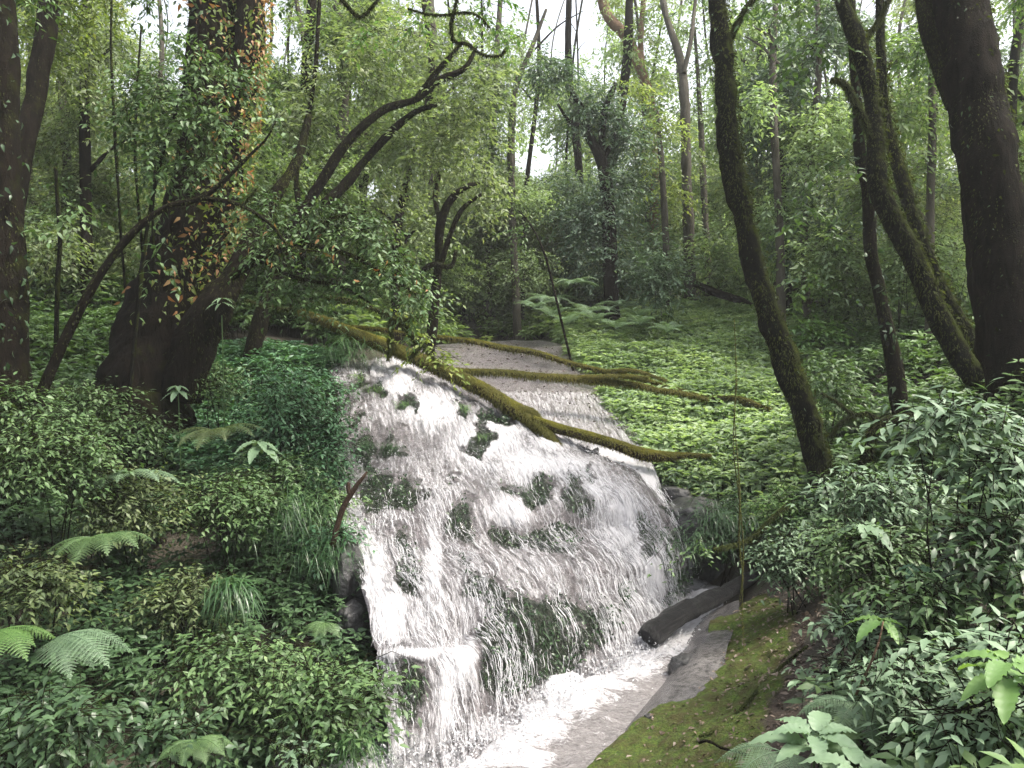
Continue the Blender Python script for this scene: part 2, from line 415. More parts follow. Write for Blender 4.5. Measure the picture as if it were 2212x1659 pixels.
def water_film(name='white_water_film'):
    """thin sheet of running water: streaks of froth along the flow, clear between them"""
    m, nt, out = mat(name); uv = N(nt, 'ShaderNodeUVMap')
    wet = N(nt, 'ShaderNodeAttribute', attribute_name='wet')
    s1 = noise(nt, mapping(nt, uv.outputs[0], (22, 3.0, 1)), 1.0, 7, .68, .5)
    s2 = noise(nt, mapping(nt, uv.outputs[0], (85, 8, 1)), 1.0, 5, .7, .5)
    s3 = noise(nt, mapping(nt, uv.outputs[0], (5, 1.0, 1)), 1.0, 3, .5, .4)
    f = mth(nt, 'ADD', mth(nt, 'MULTIPLY', s1, .47), mth(nt, 'ADD', mth(nt, 'MULTIPLY', s2, .48), mth(nt, 'MULTIPLY', s3, .05)))
    f = mth(nt, 'ADD', mth(nt, 'SUBTRACT', f, .5), mth(nt, 'MULTIPLY', mth(nt, 'SUBTRACT', wet.outputs['Fac'], .5), .62))
    a = ramp(nt, f, [(.0, 0.0), (.045, .35), (.15, .97)])
    foam = N(nt, 'ShaderNodeBsdfPrincipled'); foam.inputs['Base Color'].default_value = (.57, .56, .58, 1); foam.inputs['Roughness'].default_value = .45
    foam.inputs['Subsurface Weight'].default_value = 0
    nrmb = bump(nt, mth(nt, 'ADD', s1, mth(nt, 'MULTIPLY', s2, .8)), 1.0, .05); nt.links.new(nrmb, foam.inputs['Normal'])
    clr = N(nt, 'ShaderNodeBsdfTransparent'); gl = N(nt, 'ShaderNodeBsdfGlossy'); gl.inputs['Roughness'].default_value = .15
    nt.links.new(nrmb, gl.inputs['Normal'])
    fr = N(nt, 'ShaderNodeFresnel'); fr.inputs[0].default_value = 1.33; nt.links.new(nrmb, fr.inputs['Normal'])
    mx0 = N(nt, 'ShaderNodeMixShader'); nt.links.new(fr.outputs[0], mx0.inputs[0]); nt.links.new(clr.outputs[0], mx0.inputs[1]); nt.links.new(gl.outputs[0], mx0.inputs[2])
    mx = N(nt, 'ShaderNodeMixShader'); nt.links.new(a, mx.inputs[0]); nt.links.new(mx0.outputs[0], mx.inputs[1]); nt.links.new(foam.outputs[0], mx.inputs[2])
    nt.links.new(mx.outputs[0], out.inputs[0]); return m
M['film'] = water_film()

def foam_mat():
    m, nt, out = mat('falling_water'); p = N(nt, 'ShaderNodeBsdfPrincipled'); p.inputs['Base Color'].default_value = (.56, .56, .58, 1)
    p.inputs['Roughness'].default_value = .3
    t = N(nt, 'ShaderNodeBsdfTranslucent'); t.inputs[0].default_value = (.6, .6, .62, 1)
    mx = N(nt, 'ShaderNodeMixShader'); mx.inputs[0].default_value = .35
    nt.links.new(p.outputs[0], mx.inputs[1]); nt.links.new(t.outputs[0], mx.inputs[2]); nt.links.new(mx.outputs[0], out.inputs[0]); return m
M['foam'] = foam_mat()

def pool_mat():
    m, nt, out = mat('stream_water'); tc = N(nt, 'ShaderNodeTexCoord')
    fo = N(nt, 'ShaderNodeAttribute', attribute_name='foam')
    v = mapping(nt, tc.outputs['Object'], (1.6, 3.4, 1))
    n1 = noise(nt, v, 2.2, 8, .7, 1.2); n2 = noise(nt, v, 9, 6, .7, 1.5)
    f = mth(nt, 'ADD', mth(nt, 'MULTIPLY', n1, .55), mth(nt, 'MULTIPLY', n2, .45))
    f = mth(nt, 'ADD', mth(nt, 'SUBTRACT', f, .5), mth(nt, 'MULTIPLY', mth(nt, 'SUBTRACT', fo.outputs['Fac'], .5), .55))
    a = ramp(nt, f, [(.0, 0.0), (.12, 1.0)])
    c = mixc(nt, a, ramp(nt, n2, [(.3, (.13, .12, .12)), (.7, (.34, .32, .32))]), (.56, .55, .57))
    p = N(nt, 'ShaderNodeBsdfPrincipled'); nt.links.new(c, p.inputs['Base Color']); nt.links.new(mth(nt, 'MULTIPLY_ADD', a, .35), p.inputs['Roughness'])
    for n_ in nt.nodes:
        if n_.type == 'MATH' and n_.operation == 'MULTIPLY_ADD': n_.inputs[2].default_value = .12
    nt.links.new(bump(nt, mth(nt, 'ADD', n1, mth(nt, 'MULTIPLY', n2, .7)), .9, .07), p.inputs['Normal']); nt.links.new(p.outputs[0], out.inputs[0]); return m
M['pool'] = pool_mat()

# ------------------------------------------------------------------ the waterfall's net of flow lines (reference frame u, v, metres ahead)
FLOW = [
 [(712,800,11.0),(728,900,9.7),(732,1050,8.4),(742,1180,7.4),(790,1300,6.7),(806,1385,6.35),(822,1425,6.1),(834,1530,5.85),(842,1690,5.35)],
 [(762,785,11.2),(790,900,9.7),(808,1050,8.4),(838,1190,7.4),(866,1310,6.7),(880,1395,6.3),(900,1416,6.0),(910,1530,5.85),(925,1690,5.35)],
 [(812,778,11.3),(872,900,9.7),(914,1050,8.45),(946,1190,7.45),(964,1310,6.75),(975,1400,6.4),(990,1430,6.2),(1005,1520,6.0),(1020,1640,5.55)],
 [(852,778,11.4),(955,895,9.8),(1026,1050,8.5),(1062,1185,7.55),(1080,1290,6.9),(1090,1360,6.55),(1098,1420,6.4),(1104,1490,6.25),(1108,1575,6.0)],
 [(898,798,11.2),(1036,915,9.85),(1128,1050,8.6),(1182,1165,7.75),(1204,1265,7.15),(1214,1330,6.95),(1220,1390,6.85),(1224,1450,6.75),(1228,1510,6.5)],
 [(958,822,11.0),(1118,932,9.95),(1228,1040,8.9),(1292,1145,8.2),(1320,1235,7.7),(1330,1290,7.55),(1338,1340,7.45),(1342,1390,7.35),(1345,1440,7.1)],
 [(1035,856,10.8),(1190,955,10.0),(1308,1040,9.2),(1385,1128,8.65),(1418,1205,8.35),(1430,1255,8.25),(1437,1300,8.15),(1440,1345,8.05),(1444,1385,7.85)],
 [(1130,900,10.6),(1262,975,10.0),(1362,1035,9.45),(1428,1105,9.05),(1456,1170,8.85),(1464,1215,8.8),(1468,1260,8.75),(1470,1300,8.7),(1472,1350,8.5)],
 [(1240,960,10.2),(1320,1000,9.9),(1395,1045,9.6),(1448,1110,9.35),(1466,1170,9.25),(1472,1215,9.2),(1476,1260,9.15),(1478,1300,9.1),(1480,1350,9.0)],
]
NR, NC = 300, 240
_K = np.array([[at(*p) for p in l] for l in FLOW])            # lines x rows x 3
_a = np.stack([catmull(l, NR) for l in _K])                    # lines x NR
FALL = np.stack([catmull(_a[:, j], NC) for j in range(NR)], 0) # NR x NC
FN = surf_normals(FALL)
# ledges across the face and roughness of the rock
tt = np.linspace(0, 1, NR)[:, None]; ss = np.linspace(0, 1, NC)[None]
steep = np.clip((tt - .3) / .3, 0, 1)
rk = fbm(FALL, 1.6, 4, 3) * .045 + fbm(FALL, 7, 3, 8) * .018
led = np.sin((tt * 5.2 + vnoise(FALL, .8, 5) * 1.1) * 2 * math.pi) * .016 * steep + np.clip(vnoise(FALL * [1, 1, 2.2], 1.5, 15), -.2, 1) * .04 * steep
led = led - .16 * np.clip((tt - .62) / .05, 0, 1) * np.clip((1.0 - tt) / .25, 0, 1) * np.clip((ss - .28) / .1, 0, 1) * np.clip((.86 - ss) / .12, 0, 1)
FALL = FALL + FN * (rk + led)[..., None]
FN = surf_normals(FALL)
fu, fv, fd = proj(FALL)

MOSS_SHADE = [(770,820,12,12),(808,843,14,13),(870,880,16,12),(890,900,8,8),(774,923,12,12),(1000,886,11,12),(1070,902,30,14),(1033,950,15,26),(787,975,16,24),
 (843,973,20,22),(877,980,10,13),(807,1008,14,18),(832,1073,33,42),(884,1070,20,38),(927,1063,9,11),(970,1030,16,6),(1277,1030,8,13),(990,1120,30,42),
 (1110,1064,25,15),(1160,1078,26,24),(1237,1078,18,30),(1258,1095,15,18),(867,1170,18,20),(1154,1158,85,18),(1080,1150,24,16),(1392,1125,16,24),(1412,1165,16,28),(1438,1215,14,34),(1456,1262,14,30),
 (755,1225,26,55),(760,1330,30,40),(885,1250,24,44),(1000,1213,9,6),(1035,1290,42,26),(1070,1345,34,60),(1120,1330,60,50),(1110,1440,62,70),(1190,1380,60,80),(1235,1310,50,30),
 (1240,1400,36,50),(1347,1273,12,34),(1290,1345,22,50),(890,1500,34,75),(1180,1300,70,20),(1450,1180,12,30),(1440,1300,20,20)]  # lower ellipses paint the shade of the recess and the cave behind the lip
def ell(u, v, L):
    m = np.zeros(np.shape(u))
    for a, b, c, d in L: m = np.maximum(m, np.clip(1.35 - np.sqrt(((u - a) / c) ** 2 + ((v - b) / d) ** 2), 0, 1))
    return m
moss_shade_f = np.clip(ell(fu + 26 * fbm(FALL, 3.2, 3, 71), fv + 30 * fbm(FALL, 3.2, 3, 72), MOSS_SHADE) * 1.6, 0, 1)
BRIGHT = [(860,830,40,50),(930,890,60,50),(1040,960,80,50),(1140,1010,70,40),(1260,1070,70,45),(1340,1130,60,70),(1400,1230,35,90),(800,1240,35,80),(840,1330,35,60),(935,1200,22,70),
 (960,1500,22,90),(860,1560,16,90),(900,1418,75,12),(1100,1110,60,30),(1210,1010,90,30),(1020,1440,26,70),(1200,960,50,25),(760,1120,25,40),(985,1445,30,60),(1060,1580,50,30)]
bright_f = ell(fu, fv, BRIGHT)
wet_f = .51 + .26 * bright_f - .95 * moss_shade_f + .12 * fbm(FALL, 1.2, 2, 30)
wet_f = np.clip(wet_f, 0, 1)

def add_patch(name, G, mats, attrs=None, uv=None, kind='structure', thick=0.0):
    mb = MB(); nr, nc = G.shape[:2]; mb.add(G.reshape(-1, 3), grid_tris(nr, nc))
    o = mb.build(name, mats, attrs={k: np.asarray(x).ravel() for k, x in (attrs or {}).items()}, uv=uv); o['kind'] = kind; return o

add_patch('rock_face', FALL, M['rock'], {'moss': moss_shade_f})

# running water over the rock: a rippled film with its own thickness
arc_v = np.concatenate([np.zeros((1, NC)), np.cumsum(np.linalg.norm(np.diff(FALL, axis=0), axis=-1), axis=0)], 0)
width = np.linspace(0, 5.2, NC)[None].repeat(NR, 0)
UVF = np.stack([width, arc_v], -1)
st = np.stack([UVF[..., 0] * 9, UVF[..., 1] * 1.6, np.zeros_like(arc_v)], -1)
film = FALL + FN * (.035 + .03 * np.clip(fbm(st, 1, 3, 41), -1, 1) + .02 * bright_f)[..., None]
wf = MB(); wf.add(film.reshape(-1, 3), grid_tris(NR, NC))
wfo = wf.build('waterfall', [M['film'], M['foam']], attrs={'wet': wet_f.ravel()}, uv=UVF.reshape(-1, 2)); wfo['kind'] = 'structure'

# falling strands and flecks of froth that follow the flow lines
def strands(count, smin, smax, prob, lmin, lmax, wmin, wmax, lift, name):
    mb = MB(); n = 0; tries = 0
    while n < count and tries < 40:
        tries += 1
        k = count * 3
        r0 = rng.uniform(smin, smax, k); c0 = rng.random(k) * (NC - 3) + 1
        ii = np.clip((r0 * (NR - 1)).astype(int), 0, NR - 2); jj = c0.astype(int)
        keep = rng.random(k) < prob(ii, jj)
        ii, jj, c0 = ii[keep], jj[keep], c0[keep]
        m = min(len(ii), count - n); ii, jj, c0 = ii[:m], jj[:m], c0[:m]
        if m == 0: continue
        L = rng.uniform(lmin, lmax, m) * rng.uniform(.3, 1, m); W = rng.uniform(wmin, wmax, m) * rng.uniform(.5, 1, m); seg = 6
        lf = rng.uniform(.3, 1, m) * lift
        rows = []; P = FALL[ii, jj] + FN[ii, jj] * lf[:, None]
        base_i = ii.astype(float); drift = rng.normal(0, .5, m); cj = c0.copy()
        for q in range(seg + 1):
            i2 = np.clip(base_i.astype(int), 0, NR - 1); j2 = np.clip(cj.astype(int), 0, NC - 2); fr = (cj - j2)[:, None]
            Pq = FALL[i2, j2] * (1 - fr) + FALL[i2, np.minimum(j2 + 1, NC - 1)] * fr
            fi = (base_i - i2)[:, None]; Pn = FALL[np.minimum(i2 + 1, NR - 1), j2] * (1 - fr) + FALL[np.minimum(i2 + 1, NR - 1), np.minimum(j2 + 1, NC - 1)] * fr
            Pq = Pq * (1 - fi) + Pn * fi + FN[i2, j2] * lf[:, None]
            Fd = nrm(Pn - FALL[i2, j2] + 1e-6); S = nrm(np.cross(Fd, FN[i2, j2]))
            w = (W * math.sin(math.pi * (.08 + .87 * q / seg)) * rng.uniform(.5, 1.2, m))[:, None]
            jt = rng.normal(0, .003, (m, 3))
            rows += [Pq - S * w + jt, Pq + FN[i2, j2] * w * 1.1 + jt, Pq + S * w + jt]
            dl = np.maximum(np.linalg.norm(FALL[np.minimum(i2 + 1, NR - 1), j2] - FALL[np.maximum(i2 - 1, 0), j2], axis=-1) * .5, .004)
            base_i = np.minimum(base_i + L / seg / dl, NR - 1.01); cj = np.clip(cj + drift * .12 + rng.normal(0, .035, m), 0, NC - 1.01)
        V = np.stack(rows, 1).reshape(-1, 3); kk = np.arange(m)[:, None] * (3 * (seg + 1)); T = []
        for q in range(seg):
            a = 3 * q
            for x, y in ((0, 1), (1, 2)):
                T += [kk + [[a + x, a + y, a + y + 3]], kk + [[a + x, a + y + 3, a + x + 3]]]
        mb.add(V, np.concatenate(T, 1).reshape(-1, 3)); n += m
    return mb
P_steep = lambda i, j: np.clip(.05 + .6 * wet_f[i, j] + .5 * (moss_shade_f[i, j] > .3) * (i > NR * .62), 0, 1) * np.clip(vnoise(np.stack([UVF[i, j, 0] * 3.3, UVF[i, j, 1] * .35, i * 0.], -1), 1, 51) + .75, .06, 1)
P_top = lambda i, j: np.clip(wet_f[i, j] * 1.6 - .5, .0, 1)
fl = strands(5200, .48, .97, P_steep, .05, .34, .002, .006, .09, 's')
fl2 = strands(2200, .02, .97, P_top, .03, .16, .0015, .004, .07, 't')
fl3 = strands(4500, .40, .99, P_steep, .012, .06, .002, .005, .18, 'd')
for x in (fl2, fl3):
    fl.v += x.v; fl.t += [t + fl.n for t in x.t]; fl.r += x.r; fl.m += x.m; fl.n += x.n
fo = fl.build('falling_water', M['foam']); fo['kind'] = 'stuff'

# ------------------------------------------------------------------ upper stream slab behind the log
UP = [
 [(905,752,16.5),(960,744,17.0),(1030,738,17.5),(1100,736,17.5),(1165,738,17.0),(1215,745,16.5)],
 [(850,768,14.0),(930,775,14.3),(1020,776,14.6),(1110,780,14.7),(1215,790,14.4),(1270,800,14.0)],
 [(815,776,12.0),(905,795,12.4),(1010,830,12.8),(1130,838,12.8),(1250,850,12.6),(1330,880,12.2)],
 [(805,785,11.2),(905,815,11.2),(1020,870,11.3),(1150,915,11.2),(1280,935,11.0),(1385,960,10.8)],
 [(800,800,10.9),(905,840,10.6),(1035,900,10.5),(1160,950,10.3),(1290,1010,9.8),(1430,1060,9.6)],
 [(800,840,10.5),(905,880,10.2),(1035,940,10.0),(1160,1000,9.8),(1290,1060,9.4),(1440,1150,9.35)],
]
UPG = patch(UP, 110, 130); UN = surf_normals(UPG)
UPG = UPG + UN * (fbm(UPG, 1.3, 3, 60) * .025 + fbm(UPG, 9, 3, 61) * .006)[..., None]
uu, uv_, ud = proj(UPG)
add_patch('stream_bed', UPG, M['rock_pale'], {'moss': ell(uu, uv_, [(1425,1050,30,40),(1290,1010,20,20)]) * .7})
UVU = np.stack(np.meshgrid(np.linspace(0, 5, 130), np.linspace(0, 6, 110)), -1)
wu = MB(); wu.add((UPG + UN * (.02 + .01 * fbm(UPG, 4, 2, 62))[..., None]).reshape(-1, 3), grid_tris(110, 130))
wet_u = np.clip(.44 + .0 * uu + .75 * ell(uu, uv_, [(850,800,50,20),(1010,880,45,12),(1130,960,60,20),(1300,1000,60,25),(1350,1040,60,30)]) + .12 * (uv_ > 850), 0, 1)
wo_ = wu.build('upper_stream', M['film'], attrs={'wet': wet_u.ravel()}, uv=UVU.reshape(-1, 2)); wo_['kind'] = 'structure'

# ------------------------------------------------------------------ terrain
_G = [  # u, v, d, drop below the sight line (plants stand on it)
 (0,1659,4.3,.5),(200,1659,4.6,.5),(400,1659,4.8,.5),(600,1659,5.0,.6),(780,1659,5.1,.6),(0,1450,5.2,.4),(300,1450,5.6,.4),(600,1420,6.0,.4),(790,1450,6.0,.4),
 (0,1250,6.2,.4),(300,1250,6.8,.3),(600,1230,7.2,.4),(720,1270,7.0,.3),(0,1000,8.0,.3),(200,1000,8.4,.2),(400,1000,8.7,.3),(600,1000,8.8,.3),(700,1050,8.6,.2),
 (690,830,10.5,.2),(560,800,10.8,.2),(420,880,10.0,.3),(0,860,9.8,.2),(200,860,9.8,.2),(0,740,12,.1),(200,720,12.5,.1),(640,735,12.5,.15),(740,745,13,.2),(0,620,15,.1),(300,620,16,.1),
 (0,500,19,.0),(300,500,22,.0),(600,560,20,.0),(760,700,14.5,.2),(900,715,17.5,.2),(1000,725,19,.2),(1100,720,19.5,.2),(1200,722,18,.2),(900,640,20,.0),(1100,640,24,.0),(1000,560,32,0),
 (1250,735,15.5,.2),(1320,790,14,.2),(1340,850,12.8,.25),(1390,930,11.4,.2),(1450,1000,10.4,.2),(1500,1060,9.9,.2),(1400,740,15.5,.2),(1300,680,18,.2),(1500,690,17,.2),(1500,800,13.5,.2),(1600,900,11,.3),
 (1600,1000,10,.3),(1700,800,13,.2),(1700,680,17,.1),(1900,700,15,.1),(1780,1050,9,.1),(1900,1000,8.6,.2),(1900,850,11,.2),(2100,830,9.5,.2),(2200,770,9,.2),(2212,650,14,0),(1600,600,24,0),(1900,560,24,0),(2200,500,22,0),
 (1520,1180,9.5,.3),(1480,1320,9.3,.2),(1560,1260,8.8,.1),(1650,1180,8.6,.2),(1800,1150,7.6,.2),
 (1640,1290,7.6,.0),(1700,1330,7.0,.0),(1540,1470,6.35,.25),(1450,1520,6.0,.3),(1340,1600,5.55,.3),(1650,1450,5.8,.12),(1560,1600,4.9,.12),(1750,1400,5.6,.15),(1750,1600,4.3,.15),(1650,1659,4.2,.12),
 (1900,1300,5.2,.3),(2000,1500,3.6,.4),(2212,1300,3.8,.35),(2212,1500,3.0,.35),(2212,1659,2.5,.4),(2000,1659,2.9,.4),(2212,1050,5.0,.3),(2050,1100,5.8,.3),(2212,900,6.5,.2)]
gp = []
for u, v, d, dz in _G:
    p = at(u, v, d); gp.append([p[0], p[1], p[2] - dz])
for i in range(0, NR, 30):
    for j in range(8, NC, 33):
        p = FALL[i, j] - FN[i, j] * .35; gp.append([p[0], p[1] + .25, p[2] - .35])
for i in range(0, 110, 18):
    for j in range(0, 130, 21):
        p = UPG[i, j]; gp.append([p[0], p[1], p[2] - .22])
for x, y in ((-1.3,4.9),(-.4,5.4),(.3,6.0),(.9,6.6),(1.5,7.4),(0.6,5.0),(1.3,6.2),(1.8,7.2),(-.8,4.0),(0,4.2),(-.5,3.0)): gp.append([x, y, -.55])
gp += [[0,0,1.45],[1.5,1,1.4],[-1.5,1,.9],[-3,1,1.0],[3,1,1.7],[0,-4,2.0],[-6,0,1.6],[6,0,2.4],[0,-12,2.5],[-10,5,3.2],[10,5,3.6],[-16,14,7],[16,14,5.5],
       [-20,30,10],[0,45,5.0],[22,30,7.0],[-40,60,14],[0,80,6.5],[40,60,10],[-60,0,18],[60,0,18],[0,-60,8],[-90,130,22],[0,150,11],[90,130,18]]
gp = np.array(gp)
def rbf_fit(p, z, sm):
    n = len(p); D = np.linalg.norm(p[:, None] - p[None], axis=-1); A = np.zeros((n + 3, n + 3)); A[:n, :n] = D - np.eye(n) * -0.0 + np.eye(n) * -sm
    A[:n, n] = 1; A[:n, n + 1:] = p; A[n, :n] = 1; A[n + 1:, :n] = p.T
    return np.linalg.solve(A, np.concatenate([z, [0, 0, 0]]))
RW = rbf_fit(gp[:, :2], gp[:, 2], .12)
def ground(x, y, detail=True):
    x = np.asarray(x, float); y = np.asarray(y, float); sh = x.shape; X = np.stack([x.ravel(), y.ravel()], -1); z = np.zeros(len(X))
    for a in range(0, len(X), 20000):
        b = X[a:a + 20000]; D = np.linalg.norm(b[:, None] - gp[None, :, :2], axis=-1)
        z[a:a + 20000] = D @ RW[:-3] + RW[-3] + b @ RW[-2:]
    if detail:
        Q = np.stack([X[:, 0], X[:, 1], X[:, 0] * 0], -1); z = z + fbm(Q, .8, 4, 77) * .05
    return z.reshape(sh)
xs = np.concatenate([-np.geomspace(150, 13, 28), np.arange(-12.8, 12.9, .14), np.geomspace(13, 150, 28)])
ys = np.concatenate([-np.geomspace(80, 2.6, 16), np.arange(-2.4, 22, .14), np.geomspace(22.3, 220, 40)])
GX, GY = np.meshgrid(xs, ys); GZ = ground(GX, GY)
gm = MB(); gm.add(np.stack([GX, GY, GZ], -1).reshape(-1, 3), grid_tris(*GX.shape)); g = gm.build('ground', M['soil']); g['kind'] = 'structure'
def gz(p):
    p = np.atleast_2d(p); return ground(p[:, 0], p[:, 1])

# mossy slab beside the pool, and the smooth wet lip of rock between
SL = [
 [(1540,1335,7.65),(1590,1315,7.7),(1640,1285,7.8),(1700,1270,7.8),(1770,1260,7.6)],
 [(1512,1388,7.12),(1570,1375,7.05),(1640,1345,7.15),(1720,1330,6.9),(1800,1330,6.6)],
 [(1478,1442,6.7),(1545,1436,6.55),(1640,1420,6.35),(1740,1410,5.95),(1830,1400,5.7)],
 [(1458,1492,6.12),(1510,1490,6.05),(1610,1480,5.85),(1730,1480,5.35),(1830,1480,5.0)],
 [(1352,1566,5.68),(1430,1556,5.6),(1560,1560,5.25),(1700,1560,4.75),(1820,1560,4.4)],
 [(1262,1655,5.25),(1350,1645,5.15),(1490,1650,4.75),(1640,1650,4.3),(1780,1650,4.0)],
 [(1165,1795,4.85),(1260,1775,4.7),(1420,1780,4.3),(1580,1780,3.9),(1720,1780,3.6)],
]
SG = patch(SL, 130, 110); SN = surf_normals(SG)
SG = SG + SN * (fbm(SG, 2.2, 4, 90) * .045 + fbm(SG, 12, 3, 91) * .013)[..., None]
SG[:, 0] -= [0, 0, .35]; SG[:, 1] -= [0, 0, .12]; SG[:, 2] -= [0, 0, .03]
su, sv, sd_ = proj(SG)
ms = np.clip(.95 - np.clip((su - (1640 - (sv - 1400) * .25)) / 130, 0, 1) * .95, 0, 1)
add_patch('mossy_bank', SG, M['moss_slab'], {'moss': ms})
WL = [
 [(1380,1330,8.6),(1450,1330,8.4),(1520,1325,8.1),(1600,1300,7.9)],
 [(1400,1390,7.6),(1450,1375,7.55),(1510,1365,7.4),(1590,1350,7.3)],
 [(1370,1450,6.95),(1425,1430,6.95),(1480,1405,6.95),(1570,1410,6.7)],
 [(1310,1515,6.4),(1375,1490,6.35),(1450,1465,6.35),(1560,1470,6.2)],
 [(1230,1590,5.95),(1305,1560,5.85),(1390,1530,5.85),(1500,1540,5.7)],
 [(1130,1680,5.35),(1210,1640,5.35),(1300,1605,5.35),(1420,1620,5.2)],
 [(1000,1830,4.9),(1100,1780,4.85),(1200,1740,4.85),(1330,1740,4.7)],
]
WG = patch(WL, 90, 60); WN_ = surf_normals(WG)
WG = WG + WN_ * (fbm(WG, 1.8, 3, 95) * .03)[..., None]; WG = WG - np.clip((44 - np.arange(60)) / 44, 0, 1)[None, :, None] ** 1.2 * np.array([0, 0, .30])
WG = WG - np.clip((np.arange(90) - 45) / 45, 0, 1)[:, None, None] * np.array([0, 0, .16])
add_patch('wet_slab', WG, M['rock_slab'], {'moss': np.zeros(WG.shape[:2])})

# the pool below the falls
pv = np.arange(-2.6, 3.6, .035); py = np.arange(2.2, 9.4, .035)
PX, PY = np.meshgrid(pv, py)
PZ = -.02 + np.clip((PY - 5.4) * .012, -.02, .05)
Q3 = np.stack([PX, PY, PX * 0], -1)
base_line = np.array([FALL[int(NR * .97), j] for j in range(0, NC, 6)])
dist = np.min(np.linalg.norm(Q3[..., None, :2] - base_line[None, None, :, :2], axis=-1), -1)
foamv = np.clip(1.05 - dist / .75, 0, 1) ** .8
pu, pvv, _ = proj(np.stack([PX, PY, PZ], -1))
foamv = np.clip(np.maximum(foamv, ell(pu, pvv, [(1190,1580,70,34),(1010,1630,60,30),(1330,1400,80,60),(1260,1450,90,40),(1000,1640,70,50),(1130,1640,90,30),(1240,1530,60,30),(1390,1440,40,30)]) * .9), .36, 1)
PZ = PZ + fbm(Q3 * [1.2, 2.2, 1], 2.4, 4, 21) * (.022 + .06 * foamv) + foamv * .03
PG = np.stack([PX, PY, PZ], -1)
add_patch('stream', PG, M['pool'], {'foam': foamv})
# froth and splash thrown up along the foot of the falls
mb = MB(); k = 5200
bi = rng.integers(0, len(base_line), k); bp = base_line[bi]; P0 = bp.copy()
P0[:, 0] += rng.normal(0, .16, k); P0[:, 1] += -np.abs(rng.normal(0, .16, k)) + .03; P0[:, 2] = 0.02 + np.abs(rng.normal(0, .05, k))
leaves(mb, P0, rng.normal(0, 1, (k, 3)) + [0, 0, .3], rng.normal(0, 1, (k, 3)) + [0, -1, 1], rng.uniform(.01, .035, k), rng.uniform(.008, .02, k), fold=.8)
s_ = mb.build('splash', M['foam']); s_['kind'] = 'stuff'

def gzi(x, y):
    """height of the ground sheet, read off its own grid"""
    x = np.asarray(x, float); y = np.asarray(y, float)
    i = np.clip(np.searchsorted(xs, x) - 1, 0, len(xs) - 2); j = np.clip(np.searchsorted(ys, y) - 1, 0, len(ys) - 2)
    a = np.clip((x - xs[i]) / (xs[i + 1] - xs[i]), 0, 1); b = np.clip((y - ys[j]) / (ys[j + 1] - ys[j]), 0, 1)
    return (GZ[j, i] * (1 - a) + GZ[j, i + 1] * a) * (1 - b) + (GZ[j + 1, i] * (1 - a) + GZ[j + 1, i + 1] * a) * b

# ------------------------------------------------------------------ ground plants nobody could count
FALLPOLY = [(735,800),(765,785),(800,770),(950,745),(1160,738),(1215,760),(1275,850),(1340,950),(1400,1000),(1445,1090),(1470,1180),(1480,1330),(1560,1300),(1640,1280),(1700,1270),
            (1790,1330),(1800,1480),(1740,1700),(1000,1900),(835,1900),(838,1660),(815,1440),(790,1300),(745,1190),(742,1000)]
def scatter(poly, dmin, dmax, dens, gate=None, gf=1.0, ex=FALLPOLY, wb=None, seed=1):
    r = np.random.default_rng(seed)
    us = [p[0] for p in poly]; x0 = (min(us) - CU) / FD * dmax; x1 = (max(us) - CU) / FD * dmax
    x0 = min(x0, (min(us) - CU) / FD * dmin); x1 = max(x1, (max(us) - CU) / FD * dmin)
    n = int((x1 - x0) * (dmax - dmin + 1) * dens); n = min(n, 900000)
    x = r.uniform(x0, x1, n); y = r.uniform(max(dmin - .8, .6), dmax + .6, n); P = np.stack([x, y, gzi(x, y)], -1)
    u, v, d = proj(P); k = inpoly(u, v, poly) & (d > dmin) & (d < dmax)
    if ex is not None: k &= ~(inpoly(u, v, ex) & (d < 17.5))
    P = P[k]
    if gate is not None:
        g_ = fbm(P, gf, 3, seed + 100); P = P[g_ > gate]
    return P

def rosettes(P, h, k, L, wr, mb, stem=None, full=False, el=(-.35, .35), whorls=2, seed=0, lean=.12, droop=.25):
    r = np.random.default_rng(seed); n = len(P)
    if n == 0: return
    H = r.uniform(h[0], h[1], n) * (1 + .5 * fbm(P, .9, 2, seed)); H = np.maximum(H, h[0] * .4)
    top = P + np.stack([r.normal(0, lean, n) * H, r.normal(0, lean, n) * H - .0, H], -1)
    if stem is not None: twig_lines(stem, P, top, .004)
    tone = r.random(n)
    for w in range(whorls):
        c = top * (1 - w * .28) + P * w * .28; a0 = r.uniform(0, 6.28, n)
        for q in range(k):
            a = a0 + q * 6.283 / k + r.normal(0, .25, n); e = r.uniform(el[0], el[1], n) + (.25 if w == 0 else 0)
            D = np.stack([np.cos(a) * np.cos(e), np.sin(a) * np.cos(e), np.sin(e)], -1)
            Nn = np.stack([r.normal(0, .25, n), r.normal(0, .25, n) - .1, np.ones(n)], -1)
            Lq = r.uniform(L[0], L[1], n) * (1 + .25 * w)
            leaves(mb, c + D * Lq[:, None] * .15, D, Nn, Lq, Lq * wr, np.clip(tone + r.normal(0, .15, n), 0, 1), full=full, droop=droop, fold=.2)

def cover(name, mats, P, h, k, L, wr, **kw):
    mb = MB(); st = MB(); rosettes(P, h, k, L, wr, mb, st if h[1] > .3 else None, **kw)
    for i in range(len(st.v)): st.m[i][:] = 1; st.t[i] = st.t[i] + mb.n
    mb.v += st.v; mb.t += st.t; mb.r += st.r; mb.m += st.m; mb.n += st.n
    o = mb.build(name, [mats, M['twig']], smooth=True); o['kind'] = 'stuff'; return o

